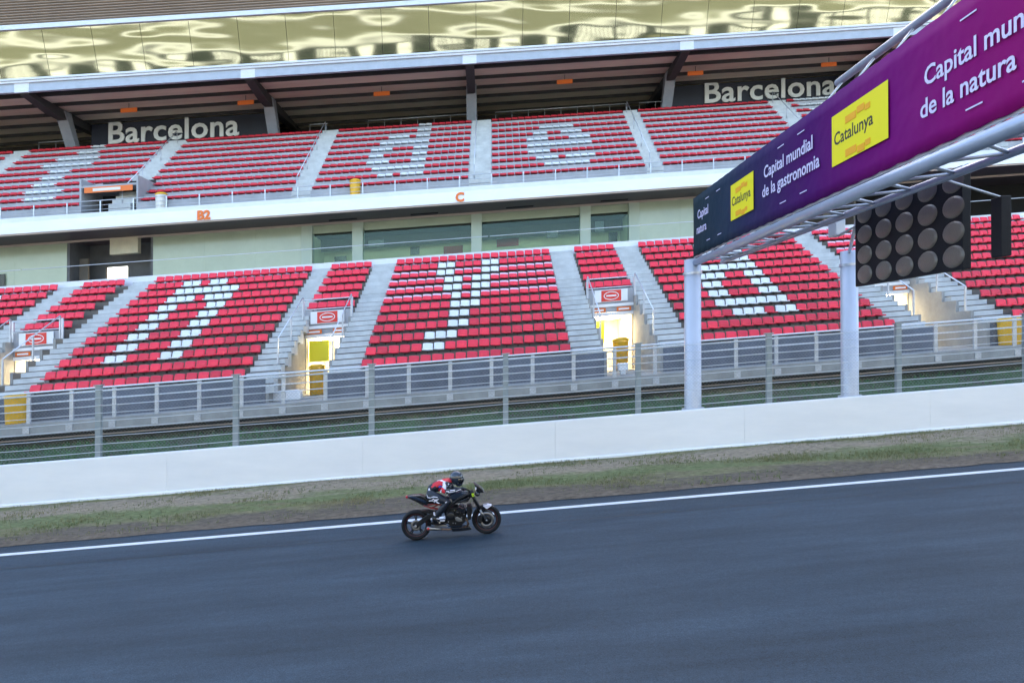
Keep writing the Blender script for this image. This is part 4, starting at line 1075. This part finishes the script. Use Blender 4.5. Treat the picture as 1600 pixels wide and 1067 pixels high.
decal([[(466, 418), (474, 418), (492, 448), (528, 452), (522, 462), (484, 460)], [(530, 448), (560, 438), (605, 444), (622, 456), (590, 452), (556, 450), (534, 458)],
       [(498, 492), (545, 480), (560, 462), (574, 478), (632, 470), (606, 492), (612, 505), (590, 500), (572, 520), (556, 500), (505, 500)], [(596, 505), (636, 518), (634, 527), (594, 516)]], 'thigh_logo', 'suit_white')
decal([[(545, 478 + 10), (562, 478), (572, 490), (560, 497)]], 'thigh_logo_centre', 'suit')
decal([[(484, 352), (492, 336), (504, 340), (512, 362), (500, 368), (486, 366)]], 'back_pad_logo', 'suit_white')
decal([[(735, 288), (745, 276), (768, 282), (774, 296), (764, 304), (760, 292), (746, 290), (744, 300), (764, 314), (758, 326), (722, 316), (724, 310), (748, 316)]], 'shoulder_logo', 'suit_white')
decal([[(640, 362), (656, 356), (664, 364), (655, 372), (666, 382), (655, 392), (642, 388), (652, 382), (642, 376), (650, 368)]], 'elbow_mark', 'suit_white')
decal([[(704, 512), (722, 500), (732, 506), (714, 522)]], 'knee_mark', 'suit_white')
# helmet
hm = MB(); c = P(828, 205, 0); hm.ball(c, (.142, .122, .142), 28, 18); c2_ = P(862, 268, 0); hm.ball(c2_, (.082, .085, .078), 20, 12)
hel = hm.build('helmet', 'helmet', rider, shear=False)
vm = MB(); n0 = MB().ball(P(843, 228, 0), (.138, .126, .120), 32, 22); cc = Vector(P(843, 228, 0))
for f in n0.f:
    ctr = sum((Vector(n0.v[i]) for i in f), Vector()) / 4 - cc; d = ctr.normalized()
    if d.x > .12 and -.85 < d.z + (1 - d.x) * .15 < .32: vm.f.append(f); vm.m.append(0); vm.sm.append(True)
vm.v = n0.v; vm.build('visor', 'visor', hel, shear=False)
bb_ = MB(); bb_.ball(P(885, 288, 0), (.03, .05, .018), 12, 8); bb_.build('chin_vent', 'bk_matte', hel, shear=False)
hs = MB(); 
for s in (-1, 1): hs.ball(P(800, 168, s * .06), (.035, .012, .012), 10, 6)
hs.build('top_vent', 'bk_matte', hel, shear=False)
# gloves: palm, four fingers wrapped round the grip, thumb
for s in (-1, 1):
    w0 = P(850, 366, s * .345); k0 = P(905, 350, s * .345); gx, gy, gz = P(925, 352, s * .345)
    js = [w0, ((w0[0] + k0[0]) / 2, w0[1], (w0[2] + k0[2]) / 2 + .006), (gx - .035, s * .335, gz + .022)]; ed = [(0, 1), (1, 2)]; rd_ = [(.040, .040), (.038, .030), (.036, .022)]
    me = skinmesh(js, ed, rd_, 0); me.materials.append(M['suit']); 
    g = MB(); g.v = [tuple(v.co) for v in me.vertices]
    for p in me.polygons: g.face(list(p.vertices), True)
    for i, (dy, ln) in enumerate(((-.036, .92), (-.012, 1.), (.012, .97), (.036, .82))):
        y = s * .335 + dy
        g.tube([(gx - .045, y, gz + .026), (gx - .008, y, gz + .034 * ln), (gx + .026 * ln, y, gz + .018), (gx + .027 * ln, y, gz - .012), (gx + .004, y, gz - .028)], [.011, .0115, .0105, .0095, .007], 8)
    yi = s * (.335 - .052)
    g.tube([(gx - .06, yi + s * .02, gz + .005), (gx - .035, yi, gz - .010), (gx - .004, yi, gz - .024), (gx + .018, yi + s * .01, gz - .022)], [.015, .014, .012, .009], 8)
    go = g.build('glove', 'suit', rider, shear=False)
    if s < 0: 
        q = MB(); q.tube([P(838, 378, s * .385), P(900, 352, s * .385)], .007, 6); q.build('glove_stripe', 'suit_white', go, shear=False)
# boots
for s in (-1, 1):
    y = s * .20
    js = [P(583, 668, y), P(572, 712, y), P(545, 742, y), P(600, 752, y), P(660, 755, y * 1.02), P(705, 752, y * 1.05)]
    me = skinmesh(js, [(0, 1), (1, 2), (1, 3), (3, 4), (4, 5)], [(.052, .052), (.048, .046), (.030, .036), (.044, .040), (.036, .040), (.022, .030)], 1)
    me.materials.append(M['bk_gloss'])
    for p in me.polygons: p.use_smooth = True
    b_ = bpy.data.objects.new('boot', me); COL.objects.link(b_); b_.parent = rider
    so_ = MB(); slab(so_, [(520, 752), (560, 770), (620, 778), (700, 772), (722, 762), (718, 780), (620, 792), (540, 782), (516, 768)], y - .040, y + .040, .95, ref=y); so_.build('sole', 'bk_matte', b_, shear=False)
    if s < 0:
        q = MB(); slab(q, [(562, 632), (578, 628), (584, 662), (592, 672), (570, 676), (560, 655)], y - .056, y - .048, ref=y - .05); slab(q, [(528, 708), (542, 700), (550, 722), (536, 728)], y - .048, y - .040, ref=y - .045)
        slab(q, [(600, 705), (650, 708), (640, 722), (606, 716)], y - .052, y - .044, ref=y - .05); slab(q, [(640, 730), (700, 728), (702, 742), (648, 744)], y - .050, y - .042, ref=y - .05); q.build('boot_patch', 'suit_white', b_, shear=False)
# chin/neck skin glimpse
